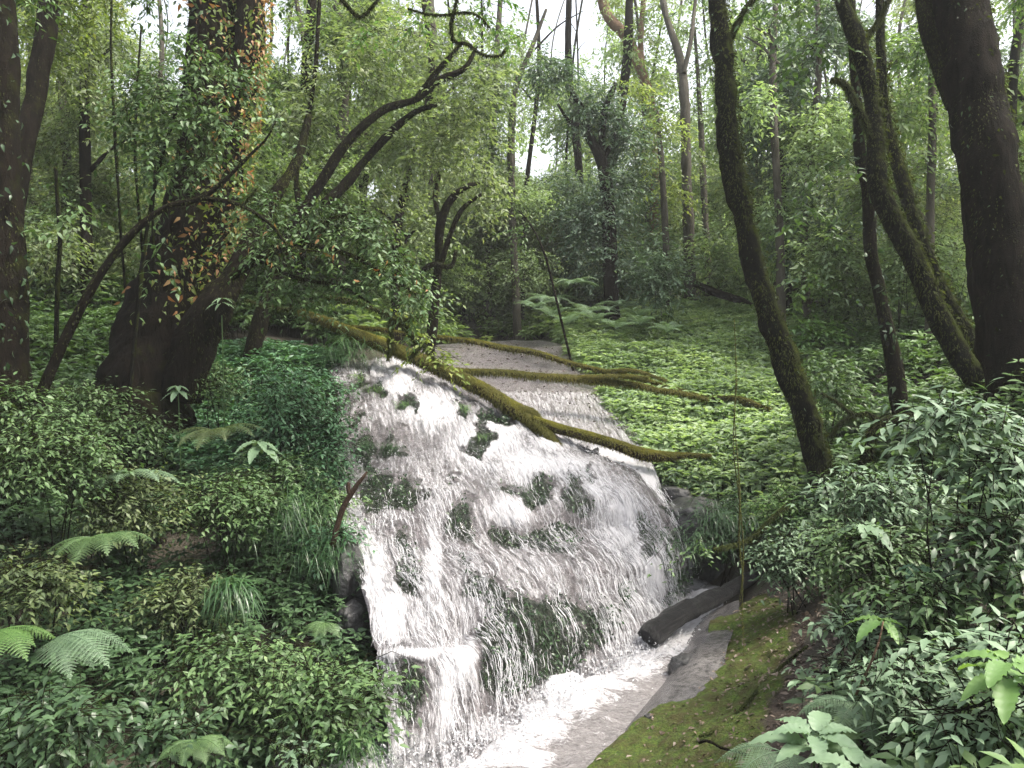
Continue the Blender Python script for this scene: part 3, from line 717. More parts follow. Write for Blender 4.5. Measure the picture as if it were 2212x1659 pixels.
CARPET_L = [(330,930),(420,830),(480,760),(560,715),(650,725),(715,790),(760,830),(760,1180),(640,1210),(480,1120),(380,1040)]
cover('ground_cover', M['leaf_blue'], scatter(CARPET_L, 6.5, 12, 240, seed=11), (.12, .30), 6, (.07, .12), .42, seed=11)
CARPET_R = [(1210,700),(1300,660),(1420,640),(1560,640),(1700,640),(1760,760),(1760,1080),(1680,1180),(1560,1180),(1440,1080),(1330,960),(1260,830),(1200,770)]
cover('ground_cover', M['far_pale'], scatter(CARPET_R, 8.8, 19, 150, seed=12), (.15, .38), 6, (.09, .14), .40, seed=12)  # far bank carpet lightened in colour, since it lies in shade
cover('ground_cover', M['leaf_green'], scatter([(1700,640),(2212,600),(3400,300),(3400,900),(2212,1000),(1760,1150)], 7, 20, 90, gate=-.5, seed=13), (.2, .55), 6, (.09, .15), .42, seed=13)
cover('undergrowth', M['leaf_green'], scatter([(-700,400),(-60,560),(760,560),(760,760),(560,720),(400,860),(330,960),(-700,1000)], 8.5, 24, 70, gate=-.5, gf=.8, seed=14), (.2, .8), 6, (.09, .15), .42, seed=14)
cover('undergrowth', M['leaf_dark'], scatter([(-900,880),(330,930),(640,1180),(760,1180),(860,1460),(860,1760),(-900,1760)], 3.8, 9.6, 190, gate=-.35, gf=1.3, seed=15), (.1, .42), 6, (.045, .09), .42, seed=15, full=True)
cover('undergrowth', M['far_green'], scatter([(740,640),(1250,640),(1260,735),(740,760)], 12.5, 34, 50, gate=-.6, seed=16), (.2, .7), 6, (.12, .2), .4, seed=16)
cover('undergrowth', M['leaf_dark'], scatter([(1470,1040),(1800,1040),(1750,1250),(1640,1240),(1600,1180),(1480,1160)], 7.5, 10.5, 200, gate=-.3, seed=17), (.1, .35), 6, (.06, .11), .4, seed=17, full=True)
RB = [(1640,1240),(1740,1100),(1900,950),(2320,820),(3600,700),(3900,2100),(1640,2100),(1740,1660),(1830,1480),(1800,1330)]
cover('undergrowth', M['leaf_green'], scatter(RB, 1.9, 9, 150, gate=-.4, gf=1.4, seed=18), (.12, .45), 6, (.06, .11), .42, seed=18, full=True)

# dead leaves on the mossy slab and the bank beside it
k = 950; ii = rng.integers(5, 128, k); jj = (np.clip(rng.beta(2.2, 1.6, k), 0, .99) * 109).astype(int)
mb = MB(); leaves(mb, SG[ii, jj] + SN[ii, jj] * .012 + rng.normal(0, .012, (k, 3)) * [1, 1, .2], rng.normal(0, 1, (k, 3)) * [1, 1, .2], SN[ii, jj] + rng.normal(0, .35, (k, 3)),
          rng.uniform(.02, .055, k), rng.uniform(.012, .028, k), full=True, fold=.35, droop=.3)
PL = scatter([(1600,1250),(1830,1250),(1950,1700),(1600,1760)], 3.5, 8, 260, ex=None, seed=19); PL = PL + [0, 0, .02]; kk_ = len(PL)
leaves(mb, PL, rng.normal(0, 1, (kk_, 3)) * [1, 1, .2], np.array([0, 0, 1]) + rng.normal(0, .35, (kk_, 3)), rng.uniform(.02, .07, kk_), rng.uniform(.012, .03, kk_), full=True, fold=.35, droop=.3)
PL = scatter([(-60,560),(500,560),(500,900),(-60,900)], 8, 18, 60, seed=20) + [0, 0, .03]; kk_ = len(PL)
leaves(mb, PL, rng.normal(0, 1, (kk_, 3)) * [1, 1, .2], np.array([0, 0, 1]) + rng.normal(0, .35, (kk_, 3)), .1, .05, fold=.35, droop=.3)
q1, q2 = rng.integers(12, 100, 500), rng.integers(8, 122, 500); leaves(mb, UPG[q1, q2] + [0, 0, .035], rng.normal(0, 1, (500, 3)) * [1, 1, .1], np.array([0, 0, 1]) + rng.normal(0, .3, (500, 3)), rng.uniform(.03, .08, 500), rng.uniform(.02, .04, 500), rng.random(500) * .6, fold=.3)
o = mb.build('leaf_litter', M['leaf_litter']); o['kind'] = 'stuff'

# wet moss tufts between the streams, also over the painted recess shade
gi, gj = rng.integers(0, NR - 1, 60000), rng.integers(0, NC - 1, 60000)
kp = (moss_shade_f[gi, gj] > .4 + rng.normal(0, .1, 60000)) & (rng.random(60000) < .5); gi, gj = gi[kp], gj[kp]
mb = MB(); n_ = len(gi)
blades(mb, FALL[gi, gj] + rng.normal(0, .01, (n_, 3)), FN[gi, gj] * .6 + [0, 0, -.1] + rng.normal(0, .35, (n_, 3)), rng.uniform(.04, .14, n_), rng.uniform(.006, .014, n_), bend=1.3)
h_ = rng.random(n_) < .45; hn = int(h_.sum()); leaves(mb, FALL[gi, gj][h_] + FN[gi, gj][h_] * rng.uniform(.02, .12, (hn, 1)), FN[gi, gj][h_] * .5 + [0, 0, -.5] + rng.normal(0, .6, (hn, 3)), rng.normal(0, .5, (hn, 3)) + [0, -.5, 1], rng.uniform(.02, .05, hn), rng.uniform(.012, .024, hn), full=True)
o = mb.build('wet_moss', M['moss_dark']); o['kind'] = 'stuff'

# ------------------------------------------------------------------ builders for the things that stand or lie here
HOLES = [(1222,50,80,70,1),(1160,340,44,40,1),(1120,30,50,30,.8),(800,402,16,24,1),(650,110,40,50,.75),(590,60,26,80,.8),(1500,150,26,110,.85),(590,240,22,40,.6),(275,185,22,22,.9),(300,50,30,28,.7),
         (370,40,26,26,.7),(1445,260,16,60,.8),(762,195,16,18,.9),(700,160,22,40,.6),(1400,60,22,70,.7),(1640,70,40,50,.5),(1300,150,40,26,.5),(1530,260,14,60,.7),(235,235,20,30,.6),(1465,330,30,30,.5),(640,330,12,40,.6),
         (1180,130,40,30,.5),(560,150,18,50,.6),(20,30,14,30,.6),(860,130,40,30,.3),(1345,310,18,40,.5),(1060,30,60,40,.35),(900,60,60,40,.3)]
def open_sky(P, dmin=9.0):
    u, v, d = proj(P); p = np.zeros(len(P))
    w = vnoise(np.stack([u * .03, v * .03, d * 0], -1), 1, 5) * .25
    for a, b, c, e, s in HOLES: p = np.maximum(p, np.clip((1.3 + w - np.sqrt(((u - a) / c) ** 2 + ((v - b) / e) ** 2)) * 5, 0, 1) * s)
    return (rng.random(len(P)) < p) & (d > dmin)

def foliage(mb, tw, blobs, L, wr, cov=2.0, m=12, full=False, holes=True, droop=.3, spray=.42, upw=1.0):
    """leaves in two ranks along drooping twigs that fill a set of uneven clumps"""
    for b in blobs:
        u, v, d, ru, rv = b[:5]; c = at(u, v, d); R3 = np.array([ru * d / FD, (ru + rv) * .5 * d / FD * .8, rv * d / FD])
        la = (L * FD / d) ** 2 * wr * .5
        n = int(cov * math.pi * ru * rv / la / m * (b[5] if len(b) > 5 else 1)); n = max(min(n, 1900), 5)
        q = rng.normal(0, 1, (n, 3)); q = nrm(q) * (rng.random((n, 1)) ** .42); q = q * (1 + .25 * vnoise(q * 2 + c, 1.0, 9)[:, None])
        S = c + q * R3
        if holes: k = ~open_sky(S); S = S[k]; q = q[k]
        n = len(S)
        if n == 0: continue
        o = q * [1, 1, .35] + rng.normal(0, .45, (n, 3)) * [1, 1, .5]; o[:, 2] -= droop; o = nrm(o)
        ln = rng.uniform(.6, 1.3, n) * spray * (L / .1) ** .5; side = nrm(np.cross(o, [0, 0, 1.0]) + 1e-5)
        twig_lines(tw, S - o * ln[:, None] * .6, S + o * ln[:, None], .0035, .01)
        tone = np.clip(rng.random(n) * .8 + .1, 0, 1)
        for x in range(m):
            t = (x + rng.random(n) * .7) / m; sg = 1 if x % 2 else -1
            P = S + o * (ln * (t * 1.5 - .5))[:, None] + np.array([0, 0, -1]) * (ln * .25 * t * t)[:, None] + rng.normal(0, .02, (n, 3))
            D = side * sg * rng.uniform(.5, 1.1, (n, 1)) + o * .6 + rng.normal(0, .28, (n, 3)) + [0, 0, -.15]
            Nn = np.array([0, -.15, upw]) + rng.normal(0, .38, (n, 3))
            Lx = L * rng.uniform(.65, 1.2, n)
            leaves(mb, P, D, Nn, Lx, Lx * wr, np.clip(tone + rng.normal(0, .15, n), 0, 1), full=full, fold=.2, droop=.2)

def fuzz(mb, C, r, count, L=(.02, .06), W=.009, hang=.35, up=.65, seg=3):
    """moss strands that stand on top of a stem and hang below it"""
    i = rng.integers(0, len(C) - 1, count); t = rng.random((count, 1)); p = C[i] * (1 - t) + C[i + 1] * t; rr = r[i][:, None]
    T = nrm(C[i + 1] - C[i] + 1e-9); o = rng.normal(0, 1, (count, 3)); o[:, 2] += .5; o = nrm(o - T * np.sum(o * T, -1, keepdims=True))
    blades(mb, p + o * rr * .95, o + rng.normal(0, .3, (count, 3)), rng.uniform(L[0], L[1], count), np.full(count, W), bend=1.2, seg=2)

SLIM = {'leaning': .84, 'bowed': .66, 'log': .84}
def pathpts(st, root=False, k=1.0):
    P = np.array([at(u, v, d) for u, v, d, r in st]); Rr = np.array([r * d / FD for u, v, d, r in st]) * k
    if root:
        p = P[0].copy(); g_ = float(gzi(p[0], p[1])); dirn = nrm(P[0] - P[1]); 
        if p[2] > g_ - .2:
            t = p[2] - g_ + .4; q = p + np.array([np.clip(dirn[0], -.25, .25) * t, 0, -t]); P = np.concatenate([[q], P]); Rr = np.concatenate([[Rr[0] * 1.1], Rr])
    return P, Rr

def stem_thing(name, label, cat, stems, bark, group=None, root=True, sides=18, fz=0, fzL=(.02, .06), fzmat='moss_fuzz', rough=.14, f=3.0, crown=None, leaf='leaf_green', L=.09, wr=.42,
               cov=2.0, trunk='trunk', limb='limb', full=False, holes=True, extra=None, fzW=.009, m=12, extra2=None):
    k_ = {'leaning_tree': .84, 'bowed_tree': .66, 'fallen_log': .78, 'forked_tree': .92, 'mossy_branch': .58, 'crooked_branch': .55, 'edge_tree': .95}.get(name, 1.0)
    if 'wet black' in label: k_ = .92
    if 'thin leaning' in label: k_ = .68
    if fzmat == 'moss_fuzz' and bark in (M['bark_dark'], M['bark_green']): fzmat = 'moss_trunk'
    P, Rr = pathpts(stems[0], root, k_); t = thing(name, label, cat, P[0], group)
    mb = MB(); C, r = tube(mb, P, Rr, sides, n=max(10, int(np.sum(np.linalg.norm(np.diff(P, axis=0), axis=1)) / .06)), rough=rough, f=f, seed=int(abs(P[0][0]) * 100) % 97)
    part(mb, trunk, bark, t); fm = MB()
    if fz: fuzz(fm, C, r, int(fz * 2.2), fzL, fzW)
    for s in stems[1:]:
        P2, R2 = pathpts(s, False, k_); b = MB(); C2, r2 = tube(b, P2, R2, max(8, sides - 6), rough=rough, f=f * 1.3, seed=5, n=max(8, int(np.sum(np.linalg.norm(np.diff(P2, axis=0), axis=1)) / .06)))
        part(b, limb, bark, t)
        if fz: fuzz(fm, C2, r2, int(fz * .8), fzL, fzW)
    if fm.n: part(fm, 'moss', M[fzmat], t)['kind'] = 'stuff'
    if crown:
        cm = MB(); tw = MB(); foliage(cm, tw, crown, L, wr, cov, full=full, holes=holes, m=m)
        if cm.n: part(cm, 'crown', M[leaf], t); part(tw, 'twigs', M['twig'], t)['kind'] = 'stuff'
    if extra: extra(t, C, r)
    if extra2: extra2(t, C2, r2)
    return t

# ------------------------------------------------------------------ the big trees
def climber(col, count, L, side=None, spread=.05, srange=(0, 1), hangv=.6, nm='climbing_leaves'):
    def f(t, C, r):
        mb = MB(); i = rng.integers(int(len(C) * srange[0]), max(int(len(C) * srange[1]) - 1, 1), count); o = rng.normal(0, 1, (count, 3)); o[:, 1] -= .8; o[:, 2] *= .2
        if side: o[:, 0] += side
        o = nrm(o); p = C[i] + o * (r[i][:, None] + rng.uniform(0, spread, (count, 1))); p[:, 2] += rng.normal(0, .05, count)
        Lx = rng.uniform(L * .5, L * 1.2, count)
        leaves(mb, p, o * .6 + [0, 0, -hangv] + rng.normal(0, .5, (count, 3)), o + rng.normal(0, .5, (count, 3)), Lx, Lx * .42, full=True, fold=.3, droop=.4)
        part(mb, nm, M[col], t)['kind'] = 'stuff'
    return f
def many(*fs):
    def f(t, C, r):
        for g_ in fs: g_(t, C, r)
    return f

stem_thing('giant_tree', 'giant dark buttressed tree above the left bank with orange withered climber leaves on its trunk', 'tree',
    [[(300,915,9.4,100),(306,860,9.5,92),(330,760,9.6,82),(380,600,9.7,72),(428,400,9.8,56),(452,200,9.9,50),(455,0,10,48),(450,-260,10.2,46)],
     [(395,860,9.3,40),(425,740,9.2,44),(462,665,9.15,42),(505,600,9.2,26),(545,520,9.3,20),(590,430,9.4,15),(640,350,9.6,10),(668,250,9.8,7)],
     [(440,640,9.6,30),(478,500,9.7,30),(502,330,9.8,32),(530,130,9.9,34),(542,0,10,34),(560,-240,10.2,32)]],
    M['bark_dark'], sides=48, fz=3600, fzL=(.02, .07), rough=.19, f=2.6,
    crown=[(330,-10,10.8,60,40),(600,-40,10.8,70,50)], leaf='leaf_green', L=.11,
    extra=many(climber('leaf_orange', 420, .10, 1.0, .10, (.28, 1)), climber('leaf_yellow', 900, .085, 1.6, .14, (.25, .9), .4), climber('leaf_green', 500, .09, .2, .12, (.45, 1), .4)),
    extra2=many(climber('leaf_orange', 650, .08, 1.7, .12, (.0, .85), .5), climber('leaf_yellow', 900, .08, 1.7, .12, (.0, .7), .5)))  # climber leaves, packed here to carry the orange light on the moss too
stem_thing('edge_tree', 'tall dark trunk cut off by the left edge of the picture', 'tree',
    [[(12,760,7.8,46),(22,600,7.9,40),(8,400,8,36),(2,150,8.1,34),(-8,-150,8.3,32)]], M['bark_dark'], fz=900, sides=26, crown=[(60,-20,8.5,60,50)], extra=climber('leaf_dark', 160, .08, .8, .1, (.1, .9)))
stem_thing('slanting_tree', 'slim dark trunk slanting to the upper right beside the trunk on the left edge', 'tree',
    [[(-20,620,10,26),(20,480,10,24),(50,330,10,22),(80,190,10.2,22),(100,60,10.3,21),(125,-150,10.5,20)]], M['bark_dark'], fz=700, sides=20, crown=[(100,60,10.8,80,110),(190,-30,10.8,110,80)], leaf='leaf_yellow', L=.10)
stem_thing('leaning_tree', 'thin leaning dark tree that forks in an arch before the giant trunk', 'tree',
    [[(88,860,7.6,17),(128,760,7.6,15),(180,655,7.6,14),(225,580,7.6,12.5),(290,500,7.6,10.5),(360,447,7.6,9.5),(436,428,7.6,8.5),(490,385,7.6,6.5),(540,335,7.6,5),(575,300,7.6,3.5),(596,262,7.6,2)],
     [(436,428,7.6,8),(500,437,7.6,7),(548,458,7.6,6),(590,490,7.6,5),(625,530,7.6,4),(700,545,7.6,2.5)], [(520,447,7.6,4),(540,425,7.6,3),(558,405,7.6,1.6)]],
    M['bark_dark'], fz=500, fzL=(.01, .035), sides=14, crown=[(600,270,7.7,36,26),(140,470,7.8,40,60,.6),(330,560,7.7,30,40,.5)], leaf='leaf_green', L=.09, full=True)
cb = [(60,-560,4.6,420,160),(420,-700,5.0,360,160),(-250,-420,5.0,260,200),(700,-900,4.6,260,160)]  # crown of an unseen tree, added to shade the left bank
stem_thing('added_shade_tree', 'unseen tree added left of the picture to shade the left bank', 'tree', [[(-700,1300,5.0,60),(-560,200,5.0,50),(-300,-600,5.0,36),(100,-800,5.0,16)]], M['bark_dark'], sides=12, crown=cb, leaf='leaf_green', L=.14, cov=1.6, holes=False)
# right hand side
stem_thing('leaning_tree', 'tall mossy black trunk leaning left with a green lit edge, rooted right of the falls', 'tree',
    [[(1785,1075,8.6,36),(1772,1010,8.6,32),(1735,886,8.6,31),(1705,800,8.6,34),(1682,740,8.6,30),(1650,650,8.6,27),(1622,545,8.6,26),(1598,440,8.6,27),(1578,333,8.6,28),(1565,170,8.7,26),(1551,0,8.8,22),(1540,-250,9,20)],
     [(1578,85,8.7,4),(1592,50,8.7,3.5),(1610,20,8.7,3),(1640,-20,8.7,2)]],
    M['bark_green'], fz=5200, fzL=(.015, .06), sides=32, rough=.26, f=5, crown=[(1640,20,9,50,36,.6),(1500,-20,9,40,30,.6)], leaf='leaf_green',
    extra=many(climber('moss_trunk', 1500, .05, 1.4, .03, (.05, .9), .6, 'moss_tufts'), climber('leaf_dark', 60, .045, -.4, .06, (.05, .8))))
stem_thing('forked_tree', 'crooked mossy tree with a limb stub left of the far right trunk', 'tree',
    [[(2120,830,8.0,34),(2082,786,8,28),(2012,653,8,25),(1962,533,8,26),(1925,470,8,24),(1898,400,8,22),(1892,300,8.1,19),(1880,200,8.2,16),(1850,83,8.3,20),(1816,0,8.4,15),(1780,-160,8.6,14)],
     [(1888,310,8.1,8),(1862,250,8.1,6.5),(1838,205,8.1,6),(1822,178,8.1,5),(1795,172,8.1,3)], [(1848,110,8.3,6),(1880,72,8.3,4),(1910,25,8.3,3),(1925,-30,8.3,2)]],
    M['bark_green'], fz=3800, fzL=(.015, .06), sides=24, rough=.16, f=4, crown=[(1760,120,8.3,70,40),(1800,350,8.2,45,30,.7),(1700,-10,8.5,90,50)], leaf='leaf_green', L=.10, full=True,
    extra=climber('moss_trunk', 1000, .05, 1.4, .03, (.02, .8), .5, 'moss_tufts'))
stem_thing('mossy_tree', 'mossy trunk edged yellow green close behind the crooked forked tree', 'tree',
    [[(2160,850,8.6,24),(2125,786,8.6,17),(2068,686,8.6,15),(2022,603,8.6,15),(1975,483,8.6,14),(1948,383,8.7,14),(1920,290,8.8,12),(1905,180,8.9,10),(1900,-100,9,8)]],
    M['bark_green'], fz=2200, fzL=(.02, .06), sides=16, rough=.18, f=4, extra=climber('moss_trunk', 800, .06, 1.6, .03, (.02, .8), .5, 'moss_tufts'))
stem_thing('slim_tree', 'slim straight dark trunk between the leaning trunk and the forked tree', 'tree',
    [[(1945,900,9.0,18),(1932,786,9,16),(1918,720,9,15),(1898,620,9,13),(1882,550,9,14),(1876,433,9,13),(1858,333,9,12),(1852,233,9.1,11),(1843,110,9.2,9),(1835,-120,9.3,8)]],
    M['bark_dark'], fz=1300, sides=16, crown=[(1760,460,9.2,60,34,.6),(1990,120,9.4,60,50),(1740,620,9.3,50,30,.5)], leaf='leaf_green', L=.10, extra=climber('leaf_dark', 130, .09, .3, .06, (.05, .8)))
stem_thing('giant_tree', 'massive nearly black trunk at the far right edge', 'tree',
    [[(2228,850,7.2,92),(2208,786,7.2,80),(2185,653,7.2,72),(2163,533,7.2,66),(2128,333,7.2,59),(2105,200,7.3,57),(2068,0,7.4,54),(2030,-220,7.6,52)],
     [(2060,230,7.35,16),(2030,150,7.4,15),(2000,50,7.4,14),(1985,-80,7.5,12)]],
    M['bark_dark'], fz=3000, fzL=(.015, .05), sides=48, rough=.14, f=3.2, crown=[(2200,-20,8.4,50,50)], extra=many(climber('leaf_dark', 90, .045, -.5, .05, (.05, .95)), climber('moss_trunk', 900, .05, 1.6, .03, (.1, .9), .5, 'moss_tufts')))
stem_thing('crown_tree', 'sunlit yellow green crown on a thin trunk beside the vine tree', 'tree', [[(1440,560,18,8),(1432,400,18,7),(1425,300,18,5),(1420,240,18,3)]], M['bark_grey'], sides=10,
    crown=[(1430,275,18,55,34),(1400,330,18,40,30),(1450,420,18.5,50,40),(1370,200,18,40,26)], leaf='far_yellow', L=.12, cov=2.6, holes=False)
stem_thing('crown_tree', 'tall tree with a dark teal crown behind the top of the leaning mossy trunk', 'tree', [[(1700,600,16,9),(1690,400,16,8),(1670,200,16,6),(1660,60,16,4)]], M['bark_dark'], sides=10,
    crown=[(1660,200,16,80,70),(1720,140,16,80,70),(1640,300,16.5,60,60),(1750,260,16.5,80,60),(1700,380,16.5,80,60),(1820,60,16,80,60),(1650,60,16.5,50,50,.7)], leaf='far_dark', L=.11, cov=2.8, holes=False)
stem_thing('crown_tree', 'thin tree with a loose pale crown against the sky left of the leaning mossy trunk', 'tree', [[(1530,600,20,8),(1520,400,20,7),(1510,200,20,5),(1500,60,20,3)]], M['bark_grey'], sides=10,
    crown=[(1460,70,20,50,50,.7),(1505,230,20,36,50,.8),(1530,120,20,40,60,.8),(1400,30,20,40,30,.7),(1460,330,20,40,30,.9),(1560,20,20,60,40,.7),(1340,30,21,36,24,.6)], leaf='far_green', L=.12, cov=1.5, holes=False)
stem_thing('crown_tree', 'tall feathery tree reaching over the top of the upper sky opening', 'tree', [[(1115,640,19,9),(1105,400,19,8),(1112,200,19,7),(1150,100,19,5),(1180,20,19,3)]], M['bark_grey'], sides=10,
    crown=[(1080,250,19,60,60),(1060,160,19,60,50),(1090,80,19,50,40,.7),(1180,160,19,60,36,.8),(1290,170,20,50,36,.7),(1370,110,20,50,50,.6),(1050,330,19,50,50)], leaf='far_green', L=.12, cov=2.2)
# branching trees in the middle distance
stem_thing('bowed_tree', 'big dark tree bowing right with a forked bare limb over the stream head', 'tree',
    [[(560,700,11.2,26),(600,580,11.2,24),(640,480,11.2,22),(690,400,11.2,17),(748,310,11.2,16),(828,238,11.2,13),(905,212,11.2,10),(945,175,11.2,12),(1003,148,11.2,8),(1030,100,11.3,5)],
     [(700,440,11.2,14),(740,405,11.3,17),(790,345,11.4,13),(850,280,11.4,12),(900,240,11.4,9),(945,228,11.4,8)], [(900,212,11.2,8),(940,160,11.2,9),(975,120,11.2,7),(1000,90,11.2,4)],
     [(650,470,11.2,10),(640,380,11.3,9),(660,280,11.4,8),(680,160,11.5,7),(690,0,11.6,6)]],
    M['bark_dark'], fz=900, fzL=(.02, .06), sides=18, crown=[(760,150,11.6,110,110),(900,90,11.6,140,90),(1010,210,11.6,110,90),(880,330,11.8,110,80),(660,240,11.6,80,110),(980,320,12,100,60,.8)], leaf='far_olive', L=.10, cov=1.9)
stem_thing('crooked_branch', 'crooked hanging branch with yellow moss, reaching into the top of the picture', 'branch',
    [[(1000,-60,7.6,6),(988,-5,7.6,6),(980,30,7.6,6),(974,60,7.6,6.5),(983,92,7.6,7),(1012,95,7.6,6),(1030,112,7.6,5),(1052,121,7.6,5),(1082,120,7.6,4),(1092,105,7.6,3)],
     [(979,30,7.6,4),(950,33,7.6,3.5),(920,30,7.6,3),(880,18,7.6,2)], [(979,28,7.6,4),(1020,28,7.6,3),(1040,40,7.6,2.5),(1058,60,7.6,2)], [(985,0,7.6,4),(1010,-30,7.6,4),(1040,-50,7.6,3)]],
    M['bark_dark'], root=False, fz=700, fzL=(.008, .03), sides=12, trunk='stem', limb='twig', crown=[(1050,20,7.8,60,40,.6),(900,60,7.8,50,30,.5),(1110,90,7.8,40,26,.4)], leaf='leaf_bright', L=.075)
stem_thing('crooked_branch', 'dark branch with an orange lit top at the upper edge, right of the giant tree', 'branch',
    [[(700,-50,7.4,7),(735,-5,7.4,7),(760,25,7.4,7),(778,38,7.4,6),(800,20,7.4,5),(830,-20,7.4,4)]], M['bark_dark'], root=False, fz=500, fzL=(.01, .04), sides=12, trunk='stem', crown=[(790,70,7.5,26,30,.5)], leaf='leaf_bright', L=.075)
stem_thing('vine_tree', 'vine draped tree with dark hanging foliage and a sunlit top in the middle', 'tree',
    [[(1322,700,17,18),(1318,560,17,16),(1312,420,17,13),(1296,340,17,11),(1268,285,17,9),(1252,225,17,7),(1225,185,17.5,5)],
     [(1312,420,17,9),(1300,330,17,8),(1306,240,17,7),(1330,180,17,5)], [(1300,350,17,6),(1330,290,17,5),(1350,220,17,4)], [(1252,270,16.8,5),(1230,262,16.8,4),(1205,225,16.8,3)]],
    M['bark_dark'], sides=12, crown=[(1290,235,17,70,60,1.3),(1350,290,17.2,55,80),(1215,170,16.8,50,40),(1330,420,17,60,60),(1260,480,17,60,60),(1320,560,17,70,50),(1175,150,17,40,40)], leaf='far_dark', L=.12, wr=.38, cov=3.2, holes=False)
stem_thing('pale_tree', 'tall pale brown trunk bending left, catching the light behind the vine tree', 'tree',
    [[(1416,560,21,13),(1414,410,21,12),(1410,317,21,11),(1404,217,21,11),(1387,160,21,11),(1354,80,21,12),(1312,33,21.3,11),(1290,-60,21.6,10)], [(1387,160,21,7),(1384,80,21,6.5),(1390,0,21,6),(1392,-80,21,5)]],
    M['bark_pale'], sides=14, fz=0, crown=[(1440,250,21.5,60,40,.5),(1330,-20,22,90,40,.6),(1420,20,22,60,40,.3)], leaf='far_olive', L=.13)
stem_thing('pale_tree', 'slim pale trunk standing against the sky just left of the leaning mossy trunk', 'tree',
    [[(1488,520,19,12),(1484,400,19,10.5),(1478,200,19,10),(1470,130,19.2,9),(1438,30,19.5,7),(1425,-60,19.8,6)], [(1476,160,19,6),(1492,90,19,5),(1500,20,19.3,4),(1510,-60,19.5,4)]],
    M['bark_grey'], sides=14, crown=[(1500,60,20,50,50,.3),(1440,180,20,50,30,.4),(1500,330,19.5,50,30,.5)], leaf='far_olive', L=.12)
stem_thing('slim_tree', 'slim black trunk forking in two right of the overhanging branch', 'tree',
    [[(940,640,12.6,10),(948,560,12.6,9),(952,480,12.6,10),(975,430,12.6,9),(1010,402,12.6,6),(1035,396,12.8,3)], [(946,590,12.4,7),(975,500,12.4,6),(1000,450,12.4,5),(1040,420,12.4,3)],
     [(905,590,12.2,4),(935,571,12.2,6),(975,575,12.2,6),(985,540,12.2,4)], [(952,480,12.6,6),(940,430,12.7,5),(950,370,12.8,4)]],
    M['bark_dark'], fz=400, sides=12, crown=[(1030,380,13,60,40),(960,340,13,70,50),(1060,450,13,50,40,.8)], leaf='far_olive', L=.10)
stem_thing('slim_tree', 'thin bare dark sapling leaning left at the middle of the clearing', 'sapling',
    [[(1200,640,14,2.8),(1180,560,14,2.5),(1160,510,14,2.2),(1135,470,14,1.6),(1120,455,14,1)]], M['bark_dark'], sides=8, crown=[(1130,500,14.2,36,26,.5)], leaf='leaf_green', L=.10)

def where(u):
    for x, w in ((160, 'behind the trunks on the left edge'), (420, 'left of the giant tree'), (640, 'right behind the giant tree'), (860, 'behind the bowed tree'), (1080, 'behind the forked slim trunk'), (1260, 'above the upper pool'),
                 (1420, 'around the vine draped tree'), (1600, 'left of the leaning mossy trunk'), (1840, 'right of the leaning mossy trunk'), (2040, 'behind the crooked forked tree')):
        if u < x: return w
    return 'beyond the massive right trunk'
TONE = {'leaf_olive': 'olive', 'leaf_green': 'green', 'leaf_pale': 'pale', 'leaf_yellow': 'yellowish', 'leaf_dark': 'dark', 'leaf_bright': 'bright', 'far_olive': 'olive', 'far_green': 'green', 'far_pale': 'pale', 'far_yellow': 'yellowish', 'far_dark': 'dark'}
# ------------------------------------------------------------------ fallen logs, sticks and boulders
def log_thing(name, label, cat, stems, bark, fz, fzL=(.015, .05), sides=20, group=None, rough=.14, f=4, **k):
    return stem_thing(name, label, cat, stems, bark, group, root=False, sides=sides, fz=fz, fzL=fzL, rough=rough, f=f, trunk='stem', limb='branch', **k)
log_thing('fallen_log', 'thick fallen log with golden moss lying slantwise across the head of the falls', 'log',
    [[(640,672,11.6,8),(690,688,11.4,11),(737,708,11.2,13),(804,735,11.0,17),(887,768,10.8,18),(950,796,10.6,18),(1004,822,10.5,19),(1054,847,10.4,19),(1097,876,10.3,21),(1130,897,10.25,21),(1165,925,10.1,18),(1190,948,10.0,13),(1206,966,9.95,8)],
     [(1120,880,10.25,8),(1150,890,10.2,7),(1165,905,10.2,3)], [(870,765,10.7,6),(850,748,10.3,5),(842,730,10.1,3)]],
    M['bark_log'], 9000, (.02, .07), sides=26, fzW=.010)
log_thing('fallen_log', 'smooth mossy log pointing right from the rotten joint over the falls', 'log',
    [[(1150,905,10.12,12),(1175,916,10.1,15),(1210,927,10.05,15),(1287,947,10,15),(1340,964,9.95,17),(1375,977,9.9,18),(1404,984,9.9,18),(1443,986,9.9,13),(1490,983,9.95,7),(1536,984,10,4)]],
    M['bark_log'], 2600, (.01, .035), sides=24)
log_thing('fallen_log', 'uppermost thin mossy log spanning the upper pool', 'log',
    [[(760,706,13.2,5),(820,712,13.2,6),(880,722,13.3,6),(944,728,13.4,6),(1020,737,13.4,7),(1087,751,13.4,8.5),(1154,761,13.3,8),(1220,781,13.1,7),(1304,802,12.9,7),(1380,818,12.7,7),(1450,838,12.4,6),(1520,856,12,6),(1600,862,11.6,7),(1650,880,11.3,5),(1694,896,11.1,3)],
     [(1600,862,11.6,5),(1618,890,11.5,5),(1624,930,11.4,5)], [(1304,802,12.9,4),(1370,800,12.6,3),(1440,822,12.3,2)]],
    M['bark_log'], 4200, (.02, .07), sides=14)
